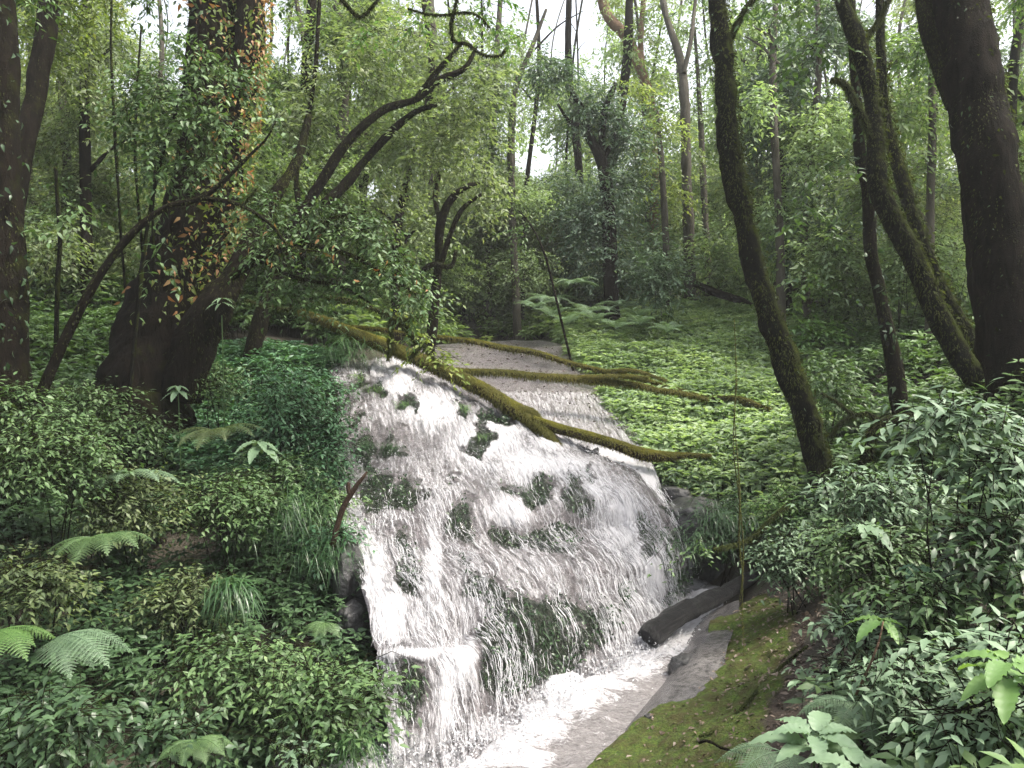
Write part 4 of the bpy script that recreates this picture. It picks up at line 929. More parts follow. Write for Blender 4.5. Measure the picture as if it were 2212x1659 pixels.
log_thing('fallen_log', 'middle mossy log, level, crossing the pool below the uppermost thin log', 'log',
    [[(985,797,11.6,5),(1010,802,11.6,7),(1054,803,11.6,8),(1110,806,11.6,8),(1154,811,11.6,8),(1237,817,11.6,9),(1304,824,11.5,8),(1370,830,11.4,7),(1420,842,11.3,5),(1470,848,11.2,4),(1530,862,11,3)],
     [(1237,814,11.6,3),(1330,812,11.4,3),(1400,815,11.2,2)]],
    M['bark_log'], 4200, (.02, .08), sides=14)
log_thing('fallen_log', 'wet black log lying with its cut end in the pool below the falls', 'log',
    [[(1398,1380,7.35,25),(1404,1372,7.38,28),(1440,1347,7.5,27),(1500,1312,7.8,22),(1560,1282,8.1,18),(1610,1255,8.35,15),(1660,1225,8.6,13)]], M['bark_wet'], 0, sides=40, rough=.24, f=7)
log_thing('dead_branch', 'forked brown stick standing upright in the left side of the falls', 'stick',
    [[(718,1180,7.0,7),(730,1130,7.0,7),(742,1095,7.0,6.5),(756,1070,7.0,6),(768,1052,7.0,5),(782,1034,7.0,3.5),(793,1019,7.0,2)], [(757,1070,7.0,5),(752,1055,7.0,5),(753,1042,7.0,4)]], M['bark_bare'], 0, sides=10, rough=.2, f=12)
log_thing('dead_branch', 'dark rotting branch on the slope behind the leaning mossy trunk', 'branch',
    [[(1500,612,18,7),(1545,632,17.8,8),(1602,650,17.5,8),(1640,668,17.5,5)]], M['bark_dark'], 200, sides=10)
log_thing('dead_branch', 'thin dark branch propped in the shade right of the leaning mossy trunk', 'branch',
    [[(1672,612,16,4),(1710,622,16,5),(1748,645,15.8,6),(1790,672,15.6,5)]], M['bark_dark'], 200, sides=10)
log_thing('arched_stump', 'dark arching root stump with a thin bare twig behind the right bushes', 'stump',
    [[(1868,1010,8.3,16),(1874,975,8.3,14),(1880,942,8.3,13),(1905,916,8.3,11),(1945,903,8.3,9),(1990,900,8.3,8)],
     [(1905,912,8.3,6),(1870,893,8.3,5),(1845,897,8.3,4),(1810,870,8.3,3),(1775,850,8.3,2)], [(1845,897,8.3,5),(1815,915,8.3,4),(1795,945,8.3,3)]], M['bark_dark'], 900, sides=14)
log_thing('mossy_branch', 'mossy drooping branch tangle hanging in front of the thick log', 'branch',
    [[(700,640,8.8,8),(760,650,8.8,7),(810,668,8.7,7),(840,682,8.6,7),(868,700,8.6,6),(900,728,8.6,5),(925,760,8.6,4),(950,790,8.6,3)],
     [(845,684,8.6,6),(880,690,8.6,5),(919,678,8.6,3)], [(843,690,8.6,5),(845,720,8.6,4),(842,750,8.6,3),(838,778,8.6,2)], [(868,702,8.6,4),(886,724,8.6,4),(900,752,8.6,3),(884,778,8.6,2)],
     [(530,648,8.9,5),(580,662,8.9,6),(625,668,8.9,6),(665,655,8.9,5),(740,650,8.8,4)]],
    M['bark_dark'], 1100, (.015, .06), sides=12, crown=[(930,745,8.6,45,26,.8),(960,782,8.6,40,18,.8),(880,690,8.7,50,30,.4)], leaf='leaf_yellow', L=.075)
log_thing('hanging_vine', 'thin mossy vine hanging straight down in front of the dark hollow', 'vine',
    [[(1586,690,6.6,.7),(1590,800,6.6,.7),(1587,900,6.6,.8),(1594,1000,6.6,1.1),(1598,1080,6.6,1.8),(1596,1170,6.6,2.2),(1604,1240,6.6,1.5),(1603,1320,6.6,.9),(1608,1425,6.5,.7)],
     [(1592,820,6.6,1),(1584,960,6.6,1),(1597,1080,6.6,1.4),(1606,1200,6.6,1.4),(1598,1300,6.6,1)]], M['moss_stem'], 260, (.005, .02), sides=8, fzW=.005)
log_thing('mossy_branch', 'mossy twig crossing behind the hanging vine above the black log', 'branch',
    [[(1700,1092,7.0,5),(1668,1118,7,4.5),(1640,1148,7,4),(1608,1170,7,4),(1580,1178,7,3),(1545,1186,7,2)]], M['bark_green'], 900, (.01, .05), sides=10, crown=[(1520,1185,7.1,50,18,.5)], leaf='leaf_green', L=.06)
log_thing('mossy_branch', 'thin mossy root line lying along the mossy slab', 'root',
    [[(1745,1395,5.7,4),(1700,1430,5.8,5),(1655,1470,5.7,4),(1610,1520,5.3,3.5),(1560,1570,5.1,3),(1510,1590,5.0,2.5)]], M['bark_green'], 700, (.006, .02), sides=10)
log_thing('dead_branch', 'dark curved twig lying on dead leaves at the bottom edge', 'stick',
    [[(1510,1605,4.75,2.5),(1530,1600,4.7,3),(1560,1616,4.6,3),(1600,1625,4.5,3),(1650,1650,4.3,2.5)]], M['twig'], 0, sides=8)
log_thing('dead_branch', 'pale crooked bare twig standing up among the bushes at the lower right', 'stick',
    [[(1850,1500,3.6,3),(1868,1460,3.55,3),(1886,1420,3.5,2.6),(1900,1380,3.5,2.2),(1908,1342,3.5,1.5)]], M['bark_pale'], 0, sides=8)
for lb, st in (('long thin sapling stem, third tallest left of the giant tree', [(262,520,9.5,3),(255,400,9.5,3.2),(246,250,9.5,3),(240,100,9.5,2.6),(242,-40,9.5,2)]),
               ('slender dark sapling stem just left of the giant tree', [(335,620,9.3,3),(330,480,9.3,3),(334,380,9.3,2.6),(338,310,9.3,2)]),
               ('short thin sapling stem between two taller ones at the upper left', [(298,430,9.6,3),(292,330,9.6,3),(296,200,9.6,2.5),(305,60,9.6,2)]),
               ('dark sapling pair stem low behind the arching thin tree', [(125,600,10.5,5),(130,520,10.5,5),(124,430,10.5,4),(120,360,10.5,3)])):
    stem_thing('sapling', lb, 'sapling', [st], M['bark_green'], sides=8, fz=160, fzL=(.005, .02), crown=[(st[2][0], st[2][1], st[2][2] + .2, 34, 60, .5)], leaf='leaf_green', L=.085)

def boulder(label, u, v, d, R3, seed, mname='rock_dark', name='boulder'):
    me = bpy.data.meshes.new(name); import bmesh
    bm = bmesh.new(); bmesh.ops.create_icosphere(bm, subdivisions=5, radius=1.0)
    V = np.array([x.co[:] for x in bm.verts]); V = V / np.max(np.abs(V) ** .6 + 1e-6, axis=1, keepdims=True) * .75
    V = V * (1 + .22 * fbm(V, 1.1, 3, seed)[:, None] + .05 * fbm(V, 5, 3, seed + 5)[:, None]) * np.array(R3)
    for a, b in zip(bm.verts, V): a.co = b
    bm.to_mesh(me); bm.free(); me.polygons.foreach_set('use_smooth', [True] * len(me.polygons)); me.materials.append(M[mname])
    a = me.attributes.new('moss', 'FLOAT', 'POINT'); a.data.foreach_set('value', np.full(len(V), 0, np.float32))
    o = bpy.data.objects.new(name, me); SC.collection.objects.link(o); o.location = at(u, v, d); o.rotation_euler = (0, 0, seed * .7); tag(o, label, 'rock'); return o
boulder('round black wet boulder half sunk at the rim of the pool', 1488, 1446, 6.75, (.20, .17, .16), 3)
boulder('dark overhanging rock right of the falls above the hollow', 1512, 1135, 9.35, (.46, .55, .36), 8)
boulder('dark rock added for the shade in the hollow behind the wet black log', 1560, 1235, 9.5, (.60, .35, .48), 31)  # dark stone put in where the hollow is only shaded
boulder('dark mossy rock beside the end of the log', 1440, 1085, 10.0, (.30, .4, .30), 11)
boulder('black wet rock left of the lower falls', 752, 1255, 7.25, (.2, .35, .42), 14)
boulder('grey speckled rock at the left foot of the falls', 768, 1350, 6.95, (.2, .3, .26), 17, 'rock_dark')
boulder('small dark stone at the edge of the mossy slab', 1405, 1552, 5.72, (.055, .04, .03), 21)
boulder('tiny dark stone below the others on the slab edge', 1372, 1580, 5.62, (.05, .04, .025), 23)

# ------------------------------------------------------------------ shrubs, ferns and grass tufts
def gdepth(u, v, lo, hi):
    """distance at which the sight line through (u, v) meets the ground"""
    d = np.linspace(lo, hi, 400); P = at(u, v, d); h = P[:, 2] - gzi(P[:, 0], P[:, 1]); k = np.argmax(h < 0)
    return float(d[k]) if h.min() < 0 else hi
def shrub(label, u, v, d, ru, rv, leaf='leaf_green', L=.08, wr=.42, cov=3.2, full=True, name='shrub', group=None, cat='shrub', spray=.30, extra=(), stems=5, upw=1.6):
    if u < 900 and d < 10: L *= .8; cov *= 1.25
    c = at(u, v, d); base = np.array([c[0], c[1], float(gzi(c[0], c[1]))]); t = thing(name, label, cat, base, group)
    mb = MB(); tw = MB(); blobs = [(u, v, d, ru, rv)] + [(u + x * ru, v + y * rv, d + z, ru * s, rv * s) for x, y, z, s in extra]
    foliage(mb, tw, blobs, L, wr, cov, full=full, spray=spray, holes=False, m=9, upw=upw, droop=.15)
    part(mb, 'foliage', M[leaf], t); sm = MB(); h = c[2] - base[2]
    for q in range(stems):
        e = c + rng.normal(0, .45, 3) * np.array([ru, ru, rv]) * d / FD
        tube(sm, [base + rng.normal(0, .05, 3) * [1, 1, 0] - [0, 0, .1], base * .5 + e * .5 + rng.normal(0, .04, 3), e], [.007, .005, .002], 6, 8, 0, mat=0)
    for i in range(len(tw.v)): tw.t[i] = tw.t[i] + sm.n
    sm.v += tw.v; sm.t += tw.t; sm.r += tw.r; sm.m += tw.m; sm.n += tw.n
    part(sm, 'stems', M['twig'], t); return t
# left bank
shrub('rounded pale shrub at the left edge, level with the foot of the giant tree', 100, 985, 6.6, 150, 90, 'leaf_green', .075, cov=3.5)
shrub('yellowish shrub left of the large fern', 60, 1260, 5.6, 110, 70, 'leaf_olive', .075)
shrub('broad green shrub overhanging the bottom left of the falls', 700, 1520, 5.3, 140, 110, 'leaf_green', .085, cov=3.5)
shrub('dense green shrub with pale tips under the strap leaved tuft', 520, 1440, 5.6, 170, 70, 'leaf_green', .085, cov=3.2)
shrub('feathery light green shrub on the middle of the left bank', 270, 1080, 6.9, 120, 80, 'leaf_olive', .07)
shrub('shrub with fine pale leaves half way down the left bank', 500, 1085, 7.2, 120, 60, 'leaf_green', .075)
shrub('low dark bluish shrub in the bottom left corner', 120, 1560, 4.5, 130, 80, 'leaf_dark', .10)
shrub('small bluish shrub on the bottom edge under the large fern', 370, 1590, 4.6, 110, 50, 'leaf_dark', .09)
shrub('olive leaved shrub hanging over the dark hole in the left bank', 400, 1290, 6.3, 90, 60, 'leaf_olive', .07)
shrub('light green spray at the bottom between the two left shrubs', 650, 1625, 4.8, 60, 40, 'leaf_pale', .08, cov=1.6)
shrub('dense round leaved cushion on the crest of the left bank', 620, 900, 9.2, 110, 130, 'leaf_blue', .085, cov=2.6)
for q, (u, v, d) in enumerate([(712,850,9.9),(722,930,9.0),(726,1010,8.35),(724,1090,7.8),(722,1165,7.25)]):
    shrub(('topmost', 'second', 'third', 'fourth', 'lowest')[q] + ' leafy cushion spilling over the left edge of the falls', u, v, d, 40, 56, 'leaf_blue' if q != 3 else 'leaf_green', .085, cov=3.2, group='leafy cushions along the left edge of the falls')
# branches over the log
stem_thing('overhanging_branch', 'leafy branch with a few yellow leaves stretching right above the thick log', 'branch',
    [[(500,600,8.2,8),(560,560,8.1,8),(640,530,8,6.5),(740,545,8,5),(830,590,8,4),(905,640,8,2.5)], [(640,530,8,5),(700,480,8,4),(760,460,8.1,2.5)], [(560,560,8.1,5),(640,600,8.1,4.5),(740,620,8.1,3.5),(800,655,8.1,2)]],
    M['bark_dark'], root=False, sides=10, fz=500, trunk='stem', limb='twig', full=True, cov=2.3,
    crown=[(600,520,8.1,80,50),(700,480,8.1,90,50),(790,520,8.1,80,60),(850,590,8.0,80,50),(740,600,8.2,90,40),(620,620,8.4,80,40),(900,655,8.0,45,30),(560,440,8.4,60,40)], leaf='leaf_green', L=.07, extra=climber('leaf_orange', 30, .07, 0, .5, (.2, 1)))
stem_thing('sapling', 'bushy bright green sapling leafing out before the giant trunk', 'sapling', [[(300,640,8.8,5),(320,480,8.8,4),(350,340,8.8,3.5),(400,180,8.8,3),(420,110,8.8,2)]], M['bark_green'], sides=8,
    crown=[(420,140,8.8,60,60),(380,230,8.8,70,70),(450,260,8.8,60,60),(350,340,8.8,60,60),(440,350,8.8,50,40),(300,250,9,60,80),(520,170,8.9,40,50),(330,160,9,50,50)], leaf='leaf_green', L=.085, cov=2.4, full=True, extra=climber('leaf_bright', 60, .1, 0, .5, (.6, 1)))
# the back bank
shrub('small round bush standing on the bright slope left of the leaning trunk', 1428, 600, 16, 60, 85, 'leaf_pale', .12, cov=3.5, full=False)
shrub('dark bush below the leaning trunk with glossy leaves', 1560, 1130, 8.8, 70, 60, 'leaf_dark', .07)
shrub('bright green bush between the leaning trunk and slim trunk', 1790, 830, 9.6, 80, 70, 'leaf_green', .085)
shrub('yellow green bush at the foot of the leaning trunk', 1690, 1085, 8.4, 70, 50, 'leaf_bright', .07, cov=1.8)
shrub('sunlit yellow green bush at the far side of the clearing right of the leaning trunk', 1780, 715, 13, 60, 34, 'leaf_bright', .13, full=False)
for k, (u, v) in enumerate([(1290,745),(1340,700),(1375,850),(1425,930),(1470,760),(1500,880),(1560,820),(1640,770),(1600,950),(1520,1000),(1400,740),(1560,700),(1660,860),(1470,1010),(1620,1030),(1300,820),(1850,720),(1960,760),(1830,930),(1700,960)]):
    dd = gdepth(u, v + 14, 8.5, 20)
    shrub('low ' + ('pale', 'grey green', 'fresh green', 'mid green')[k % 4] + ' bush ' + ('close to the falls ' if v > 870 else 'high on the far bank ' if v < 770 else '') + where(u), u, v, dd - .1, rng.uniform(38, 70), rng.uniform(20, 36), ('far_pale', 'leaf_pale', 'far_green', 'leaf_green')[k % 4], .10, cov=2.8, full=False, name='bush', group='low bushes on the far bank', cat='bush', spray=.3, stems=3)
for lb, u, v, d, ru, rv in (('green shrub crowding the left side of the giant tree base', 170, 880, 8.5, 110, 60), ('green shrub in front of the middle of the giant tree base', 300, 925, 8.3, 80, 36), ('shrub between the leaning tree foot and the left edge', 40, 880, 7.3, 80, 60),
                        ('tall pale shrub on the middle of the left bank crest', 470, 830, 9.4, 60, 50), ('round shrub on the slope under the hanging leaf whorl', 590, 1040, 7.9, 90, 60)):
    shrub(lb, u, v, d, ru, rv, 'leaf_green', .085, cov=3.0)
# right foreground
RSH = [('pale bush with big pointed leaves topping the right foreground', 2080, 900, 4.4, 150, 60, 'leaf_pale', .13, 2.6),
 ('big leaved bush against the right edge below the giant trunk', 2190, 1000, 4.2, 90, 100, 'leaf_pale', .12, 2.8),
 ('dense narrow leaved bush right of the leaning trunk foot', 1900, 1060, 5.6, 130, 60, 'leaf_pale', .095, 3.2),
 ('light green bush bulging over the black log', 1720, 1200, 6.9, 80, 60, 'leaf_pale', .075, 3.2),
 ('tangled bush with small dark leaves right of the black log', 1880, 1200, 5.2, 120, 70, 'leaf_green', .08, 3.0),
 ('dark green bush in the shade at the right edge', 2150, 1180, 4.0, 110, 90, 'leaf_dark', .10, 2.8),
 ('pale curled leaf bush right of the mossy slab', 1880, 1360, 4.4, 110, 50, 'leaf_pale', .09, 3.2),
 ('thin leaved bush with open branches in the middle of the right thicket', 2020, 1290, 4.0, 100, 60, 'leaf_green', .09, 2.6),
 ('big pale bush at the right edge near the bottom', 2160, 1420, 3.1, 110, 80, 'leaf_pale', .10, 2.4),
 ('dense pale bush above the broad leaved plant', 1960, 1470, 3.6, 130, 60, 'leaf_pale', .085, 2.8),
 ('pale crowded bush in the bottom right corner', 2120, 1570, 2.8, 130, 70, 'leaf_pale', .085, 2.8),
 ('dull green low bush between the slab and the right thicket', 1820, 1460, 4.6, 60, 40, 'leaf_pale', .075, 2.6)]
for lb, u, v, d, ru, rv, lf, L, cv in RSH: shrub(lb, u, v, d, ru, rv, lf, L * .76, .36, cv * 1.7, upw=1.5, spray=.24)

def fern_frond(mb, base, dirn, length, seed, n=19, arch=.9, lr=.36):
    r = np.random.default_rng(seed); d = nrm(np.array(dirn, float)); p = np.array(base, float); pts = []; ds = []
    for i in range(n + 1):
        pts.append(p.copy()); ds.append(d.copy()); p = p + d * length / n; d = nrm(d + np.array([0, 0, -1.0]) * arch / n * 1.6)
    pts = np.array(pts); ds = np.array(ds); S = nrm(np.cross(ds, [0, 0, 1.0])); Nn = np.cross(S, ds)
    tube(mb, pts[::3], np.linspace(.005, .0015, len(pts[::3])), 5, 12, 0)
    for i in range(3, n + 1):
        t = i / n; pl = length * lr * math.sin(math.pi * min(1, (t * .94 + .06))) ** .7 * (1.15 - t * .75) * r.uniform(.92, 1.06)
        for sg in (-1, 1):
            D = nrm(S[i] * sg + ds[i] * .35 - Nn[i] * .12); k = max(4, int(pl / (length * .014))); q = np.arange(k) / k
            A = pts[i] + D * (q * pl)[:, None] + np.array([0, 0, -1]) * (pl * .18 * q * q)[:, None]
            for s2 in (-1, 1):
                leaves(mb, A, np.tile(nrm(ds[i] * s2 + D * .5), (k, 1)), np.tile(Nn[i], (k, 1)) + r.normal(0, .12, (k, 3)), (length * .027) * (1.05 - q) + .002, length * .013, np.full(k, r.uniform(.4, .9)), fold=.05, droop=.15)
def fern(label, u, v, d, length, nf, a0, spread, leaf, group=None, up=.5, arch=.9):
    c = at(u, v, d); t = thing('fern', label, 'fern', c, group)
    for i in range(nf):
        a = a0 + (i - (nf - 1) / 2) * spread / max(nf - 1, 1) + rng.normal(0, .06); mb = MB()
        fern_frond(mb, c, (math.cos(a), math.sin(a), up * rng.uniform(.7, 1.3)), length * rng.uniform(.8, 1.1), int(rng.integers(9999)), arch=arch)
        part(mb, 'frond', M[leaf], t)
    return t
fern('large pale green fern with a broad frond in the lower left', 110, 1385, 5.2, .55, 4, -.35, .9, 'leaf_pale', up=.55, arch=1.0)
fern('yellowish fern cut off by the left edge beside the large fern', -20, 1370, 5.2, .45, 4, -.3, 1.2, 'leaf_bright', up=.5)
fern('soft dull fern in the shade on the left bank above the large fern', 215, 1165, 6.2, .5, 6, -1.2, 2.6, 'leaf_green', up=.6)
fern('pale fern tucked among the yellowish shrub leaves', 275, 1030, 6.9, .5, 5, -1.2, 2.0, 'leaf_pale', up=.7)
fern('light green fern on the upper left bank below the giant tree', 470, 935, 8.3, .55, 6, -1.3, 2.6, 'leaf_olive', up=.6)
fern('drooping fern at the bottom edge left of the falls', 420, 1600, 4.5, .24, 5, -1.0, 2.4, 'leaf_green', up=.5)
fern('small fern in the dark beside the lower falls', 700, 1345, 6.3, .22, 5, -1.8, 2.2, 'leaf_green', up=.4)
fern('small fern under the broad leaved plant at the bottom', 1690, 1625, 4.1, .35, 5, -2.2, 2.4, 'leaf_pale', up=.35)
fern('fern spreading in the right thicket above the broad leaved plant', 1860, 1520, 3.8, .35, 5, -1.8, 2.8, 'leaf_pale', up=.4)
fern('shaded fern in the thicket at the right edge', 2090, 1110, 4.6, .4, 5, -1.6, 2.6, 'leaf_green', up=.6)
for k in range(9):
    fern('bright small fern among others on the far bank', 1160 + k * 34 + rng.normal(0, 10), 668 + 14 * (k % 3) + k * 3, 15.5 - (k % 3) * .6, .5, 8, -1.57, 5.2, 'leaf_pale', 'small ferns on the far bank', up=1.3)
for lb, u, v in (('bright fern left of the others on the far bank', 1185, 665), ('tallest bright fern at the top of the far bank', 1240, 630), ('pale fern in front of the tall far ones', 1290, 690), ('pale fern nearest the small round bush', 1350, 680)):
    fern(lb, u, v - 16, 16.3, .65, 10, -1.57, 5.6, 'leaf_pale', 'ferns on the far bank', up=.75)

def tuft(label, u, v, d, n, L, W, group=None, leaf='grass', flop=.75, sp=.10, dirn=(0, -.5, .6), bend=1.4):
    c = at(u, v, d); t = MB(); p = c + rng.normal(0, sp, (n, 3)) * [1, .6, .5]
    blades(t, p, np.array(dirn) + rng.normal(0, flop, (n, 3)) * [1, .7, .5], rng.uniform(L * .5, L, n), rng.uniform(W * .6, W, n), bend=bend, seg=6)
    o = t.build('grass_tuft', M[leaf], origin=c); tag(o, label, 'grass tuft', group); return o
tuft('strap leaved grass tuft hanging from the left bank in the shade', 498, 1270, 6.2, 150, .42, .016, bend=2.0, sp=.07)
tuft('dense dark grass tuft on the lip of the falls under the thick log', 752, 755, 11.0, 420, .42, .014, sp=.2)
tuft('long thin grass hanging beside the falls above the forked stick', 640, 1100, 7.3, 300, .45, .008, sp=.22, bend=2.2)
tuft('thin grass blades drooping under the dense cushion of leaves', 690, 1010, 8.2, 200, .4, .008, sp=.18, bend=2.2)
tuft('drooping grass by the black rock left of the lower falls', 700, 1190, 7.0, 160, .35, .007, sp=.15, bend=2.2)
tuft('fine grass tuft in the bottom left corner of the falls', 770, 1600, 5.1, 120, .35, .008, sp=.1, bend=2.0)
tuft('grass tuft under the overhang right of the falls', 1560, 1110, 8.2, 200, .34, .008, sp=.16, bend=2.2)
tuft('grass fringe on the dark rock behind the hanging vine', 1515, 1165, 8.0, 140, .28, .008, sp=.15, bend=2.2)
for lb, u, v in (('topmost tuft of water grass on the left of the falls', 770, 815), ('second tuft of water grass, right of the topmost one', 806, 840), ('water grass tuft in the middle of the upper falls', 872, 878), ('leafy water grass hanging above the forked stick', 790, 965),
                 ('narrow water grass tuft beside the thick log', 1000, 882), ('slanting strip of water grass in mid stream', 1033, 945), ('cushion of water grass beside the leafy hanging one', 842, 968)):
    i_, j_ = np.unravel_index(np.argmin((fu - u) ** 2 + (fv - v) ** 2), fu.shape); 
    tuft(lb, u, v, float(fd[i_, j_]) - .04, 110, .16, .010, 'water grass tufts on the falls', 'leaf_bright' if v < 950 else 'grass', sp=.06)

def broad_plant(label, u, v, d, n, L, leaf, wr=.42, tilt=.25, group=None, tiers=2):
    c = at(u, v, d); base = np.array([c[0], c[1], min(float(gzi(c[0], c[1])), c[2] - .1)]); t = thing('broad_leaved_plant', label, 'plant', base, group)
    sm = MB(); tube(sm, [base, (base + c) / 2, c], [.009, .007, .005], 6, 6, 0); part(sm, 'stem', M['leaf_green'], t)
    for tr in range(tiers):
        for i in range(n):
            a = i * 6.283 / n + tr * .5 + rng.normal(0, .12); e = tilt + tr * -.12 + rng.normal(0, .08); Lx = L * rng.uniform(.8, 1.15) * (1 + .15 * tr)
            D = np.array([math.cos(a) * math.cos(e), math.sin(a) * math.cos(e), math.sin(e)]); Nn = nrm(np.array([0, 0, 1.0]) - D * math.sin(e)); S = np.cross(D, Nn); mb = MB(); K = 15; rows = []
            for x in range(K + 1):
                q = x / K; w = Lx * wr * .5 * (math.sin(math.pi * q ** .8) ** .85) * (1 + (.10 if x % 2 else -.06)); m_ = c - np.array([0, 0, .05 * tr]) + D * Lx * (.08 + q) - np.array([0, 0, 1]) * Lx * .42 * q * q
                for f_ in (-1, -.5, 0, .5, 1): rows.append(m_ + S * w * f_ + Nn * (abs(f_) * w * .28 + .006 * math.sin(q * 40) * abs(f_)))
            mb.add(np.array(rows), grid_tris(K + 1, 5), np.full(K * 8, rng.uniform(.4, .9))); part(mb, 'leaf', M[leaf], t)
    return t
broad_plant('pale broad serrated leaves at the bottom edge right of the mossy slab', 1760, 1590, 3.3, 6, .20, 'leaf_pale', tilt=.35)
broad_plant('second broad leaved plant sinking below the bottom edge', 1850, 1660, 3.0, 5, .18, 'leaf_pale')
broad_plant('large ribbed leaves at the right edge above the corner', 2175, 1430, 2.7, 5, .17, 'leaf_bright', tilt=.1)
broad_plant('drooping five part leaf in the middle of the right thicket', 1905, 1340, 3.9, 5, .16, 'leaf_bright', tilt=-.1, tiers=1)
broad_plant('pointed pale leaves high in the right thicket below the leaning trunk', 1870, 1135, 5.2, 6, .2, 'leaf_pale', tilt=0, tiers=1)
broad_plant('bluish round leaves in the shaded right thicket', 1985, 1225, 4.3, 5, .13, 'leaf_blue', wr=.6, tilt=0, tiers=1)
broad_plant('five part bluish leaf next to the bottom edge of the thicket', 2020, 1580, 2.9, 5, .12, 'leaf_blue', wr=.5, tilt=.1, tiers=1)
broad_plant('pale hanging leaf whorl on the crest of the left bank', 560, 955, 7.9, 6, .22, 'leaf_pale', tilt=0, tiers=2)
broad_plant('pale leaf whorl at the foot of the giant tree', 385, 835, 8.5, 6, .14, 'leaf_pale', tilt=0)
broad_plant('spiky pale rosette growing on the fork of the giant tree', 478, 645, 9.0, 9, .16, 'leaf_pale', wr=.2, tilt=.1)

# ------------------------------------------------------------------ the forest behind
def pick(u, v, d):
    r = rng.random()
    if u < 600: return 'leaf_olive' if r < .35 else 'leaf_yellow' if r < .42 else 'leaf_green'
    if u < 1100: return 'leaf_olive' if r < .45 else 'leaf_green' if r < .8 else 'leaf_pale'
    if u < 1600: return 'leaf_pale' if r < .35 else 'leaf_olive' if r < .6 else 'leaf_green' if r < .85 else 'leaf_yellow'
    return 'leaf_green' if r < .6 else 'leaf_dark' if r < .75 else 'leaf_olive' if r < .9 else 'leaf_bright'
def forest_tree(u, d, r_, lean, crown_v, leaf, label, group, nb=7, w=75, L=.12, cov=1.8, bark=None):
    leaf = leaf.replace('leaf_', 'far_').replace('far_bright', 'far_yellow')
    vb = 829 - (float(gzi((u - CU) / FD * d, d)) - 3 + d * .07) / d * FD
    u2 = u + lean; top = -220
    st = [(u, vb, d, r_ * 1.25), (u + lean * .2 + rng.normal(0, 10), vb * .7 + top * .3, d, r_), (u + lean * .5 + rng.normal(0, 14), vb * .4 + top * .6, d, r_ * .85), (u + lean * .8 + rng.normal(0, 8), vb * .15 + top * .85, d + .2, r_ * .6), (u2, top, d + .3, r_ * .4)]
    stems = [st]; bl = []
    if u < 760: nb = int(nb * 1.5)
    for q in range(nb):
        y = rng.uniform(*crown_v); f_ = np.clip((vb - y) / (vb - top), 0, 1); x = u + lean * f_ ; dx = rng.normal(0, w * .7)
        bl.append((x + dx, y - abs(dx) * .1, d + rng.normal(0, .6), w * rng.uniform(.5, 1.0), w * rng.uniform(.4, .9), rng.uniform(.6, 1.1)))
        if q < 4: stems.append([(x, y + abs(dx) * .6 + 10, d, r_ * .45), (x + dx * .5, y + abs(dx) * .2, d, r_ * .32), (x + dx, y - abs(dx) * .1, d, r_ * .15)])
    b = bark or M['bark_grey' if rng.random() < .45 else 'bark_dark' if rng.random() < .6 else 'bark_green']
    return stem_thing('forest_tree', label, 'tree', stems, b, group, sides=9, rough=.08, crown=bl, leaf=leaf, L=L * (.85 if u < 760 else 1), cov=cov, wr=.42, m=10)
NAMED = [
 (735, 15, 15, 10, (-60, 420), 'leaf_green', 'grey straight trunk behind the bowed tree, top left of centre'),
 (800, 17, 10, -14, (-60, 400), 'leaf_olive', 'second slim straight trunk behind the bowed tree'),
 (855, 15, 9, 70, (0, 560), 'leaf_olive', 'slanting trunk with feathery leaves behind the bowed tree'),
 (640, 14, 14, 30, (-60, 560), 'leaf_green', 'straight grey tree just right of the giant tree'),
 (925, 19, 12, 30, (60, 560), 'leaf_olive', 'tree with brownish foliage behind the fork of the slim trunk'),
 (1052, 20, 8, 30, (200, 600), 'leaf_olive', 'small pale tree left of the lower sky opening'),
 (1240, 22, 9, -20, (380, 620), 'leaf_pale', 'low round crowned tree under the lower sky opening'),
 (1335, 20, 12, 20, (330, 640), 'leaf_dark', 'dark trunk close behind the vine draped tree'),
 (1690, 14, 9, -12, (60, 560), 'leaf_pale', 'first slender grey tree right of the leaning trunk'),
 (1745, 15, 8, 20, (0, 560), 'leaf_dark', 'second slender dark tree right of the leaning trunk'),
 (1640, 21, 12, -20, (-100, 420), 'leaf_green', 'broad crowned tree filling the top right of the leaning trunk'),
 (2010, 12, 9, -20, (-60, 560), 'leaf_green', 'small leaved tree between the forked tree and the giant trunk'),
 (2200, 12, 12, 20, (-60, 620), 'leaf_green', 'leafy tree right of the massive trunk on the edge'),
 (190, 13, 12, 10, (-60, 560), 'leaf_olive', 'yellowish tree far behind the thin sapling stems'),
 (120, 14, 10, 30, (0, 620), 'leaf_olive', 'golden leaved tree behind the slanting trunk'),
 (540, 16, 12, 20, (100, 620), 'leaf_green', 'green tree glimpsed behind the giant tree'),
]
for u, d, r_, ln, cv, lf, lb in NAMED: forest_tree(u, d, r_, ln, cv, lf, lb, None, nb=9, cov=2.6, w=85)
GR = ['slender forest trees crowding the slope behind the falls']
for k in range(52):
    d = 12.5 + 20 * (k / 52) ** .9; u = (k * 0.6180339 % 1.0) * 2500 - 140
    if d < 19 and 820 < u < 1700: d += 8
    lo = rng.uniform(0, 500)
    lf_ = pick(u, 0, d)
    forest_tree(u, d, rng.uniform(3, 7) * 16 / d, rng.normal(0, 75), (-40, 600) if k % 2 else (120, 640), lf_, ('near ' if d < 18 else 'far ' if d > 25 else '') + 'slender tree with ' + TONE[lf_] + ' leaves ' + where(u), GR[0], nb=7, w=85 * (14 / d) ** .3, L=.10 if d < 20 else .15, cov=2.3)
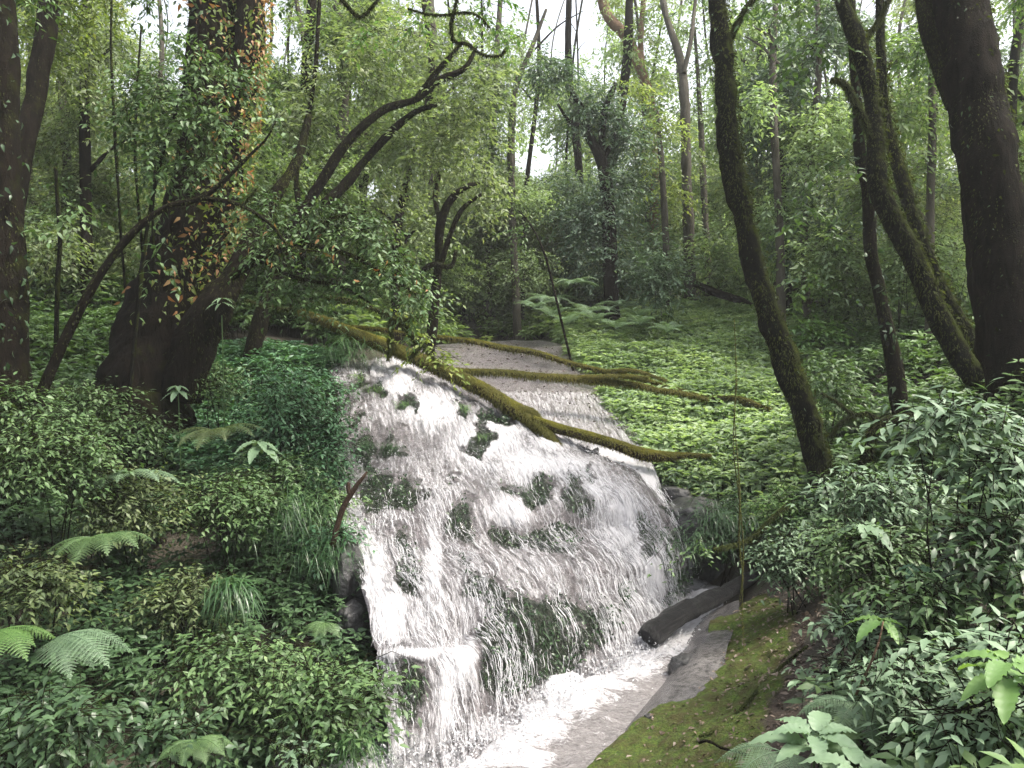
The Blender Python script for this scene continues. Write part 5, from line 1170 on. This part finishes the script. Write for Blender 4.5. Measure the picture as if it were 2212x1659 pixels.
for k, (u, v, d) in enumerate([(1010,470,20),(1090,520,22),(1170,560,23),(1240,520,21),(1400,500,22),(1460,430,24),(1540,520,21),(1660,420,18),(1720,520,17),(1800,300,15),(1660,220,17),(1960,420,13),(2040,560,13),(900,560,18),(1000,600,20),(1380,590,20),(1600,560,19),(1850,560,14),
                               (1240,440,26),(1540,420,26),(1090,440,27),(700,560,16),(780,600,17),(220,420,14),(80,520,13),(560,380,14)]):
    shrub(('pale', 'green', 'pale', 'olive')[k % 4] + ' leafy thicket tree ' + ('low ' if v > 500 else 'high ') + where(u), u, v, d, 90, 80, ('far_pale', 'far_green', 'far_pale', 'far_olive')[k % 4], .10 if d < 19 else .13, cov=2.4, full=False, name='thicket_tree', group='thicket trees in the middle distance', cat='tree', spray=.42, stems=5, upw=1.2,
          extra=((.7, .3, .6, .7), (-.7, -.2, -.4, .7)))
# understorey bushes along the back
for k in range(78):
    u = (k * 0.6180339 % 1.0) * 2400 - 90; d = 13 + 15 * ((k * .37) % 1)
    if 860 < u < 1740 and d < 20: d += 8
    c = at(u, 600, d); zz = float(gzi(c[0], c[1])); v = 829 - (zz + .9 - 3 + d * .07) / d * FD
    lf_ = pick(u, v, d)
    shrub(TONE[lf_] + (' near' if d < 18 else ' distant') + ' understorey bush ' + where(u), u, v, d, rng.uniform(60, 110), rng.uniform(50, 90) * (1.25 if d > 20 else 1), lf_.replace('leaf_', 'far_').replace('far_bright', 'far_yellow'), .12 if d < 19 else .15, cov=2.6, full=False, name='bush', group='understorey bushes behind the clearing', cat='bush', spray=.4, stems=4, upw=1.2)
# far wood that reads as one mass
mb = MB(); tw = MB(); bl = []
for k in range(150):
    u = rng.uniform(-150, 2360); d = rng.uniform(30, 55); v = rng.uniform(150, 620) if k % 3 else rng.uniform(420, 640); bl.append((u, v, d, rng.uniform(60, 120), rng.uniform(45, 80), 1.0))
foliage(mb, tw, bl, .34, .45, 1.5, m=10, spray=.7)
o = mb.build('far_wood', M['far_green']); o['kind'] = 'stuff'

# ------------------------------------------------------------------ the damp air under the trees
hm, hnt, hout = mat('haze_air'); pv_ = hnt.nodes.new('ShaderNodeVolumePrincipled'); pv_.inputs['Color'].default_value = (.93, .96, .95, 1); pv_.inputs['Density'].default_value = .0013
pv_.inputs['Anisotropy'].default_value = .2
hnt.links.new(pv_.outputs[0], hout.inputs['Volume'])
hb = MB(); X0, X1, Y0, Y1, Z0, Z1 = -170, 170, -90, 235, float(GZ.min()) - 1, max(45.0, float(GZ.max()) + 2)
hv = np.array([(x, y, z) for z in (Z0, Z1) for y in (Y0, Y1) for x in (X0, X1)])
hb.add(hv, [(0,2,1),(1,2,3),(4,5,6),(5,7,6),(0,1,4),(1,5,4),(2,6,3),(3,6,7),(0,4,2),(2,4,6),(1,3,5),(3,7,5)])
ho = hb.build('haze', hm, smooth=False); ho['kind'] = 'stuff'
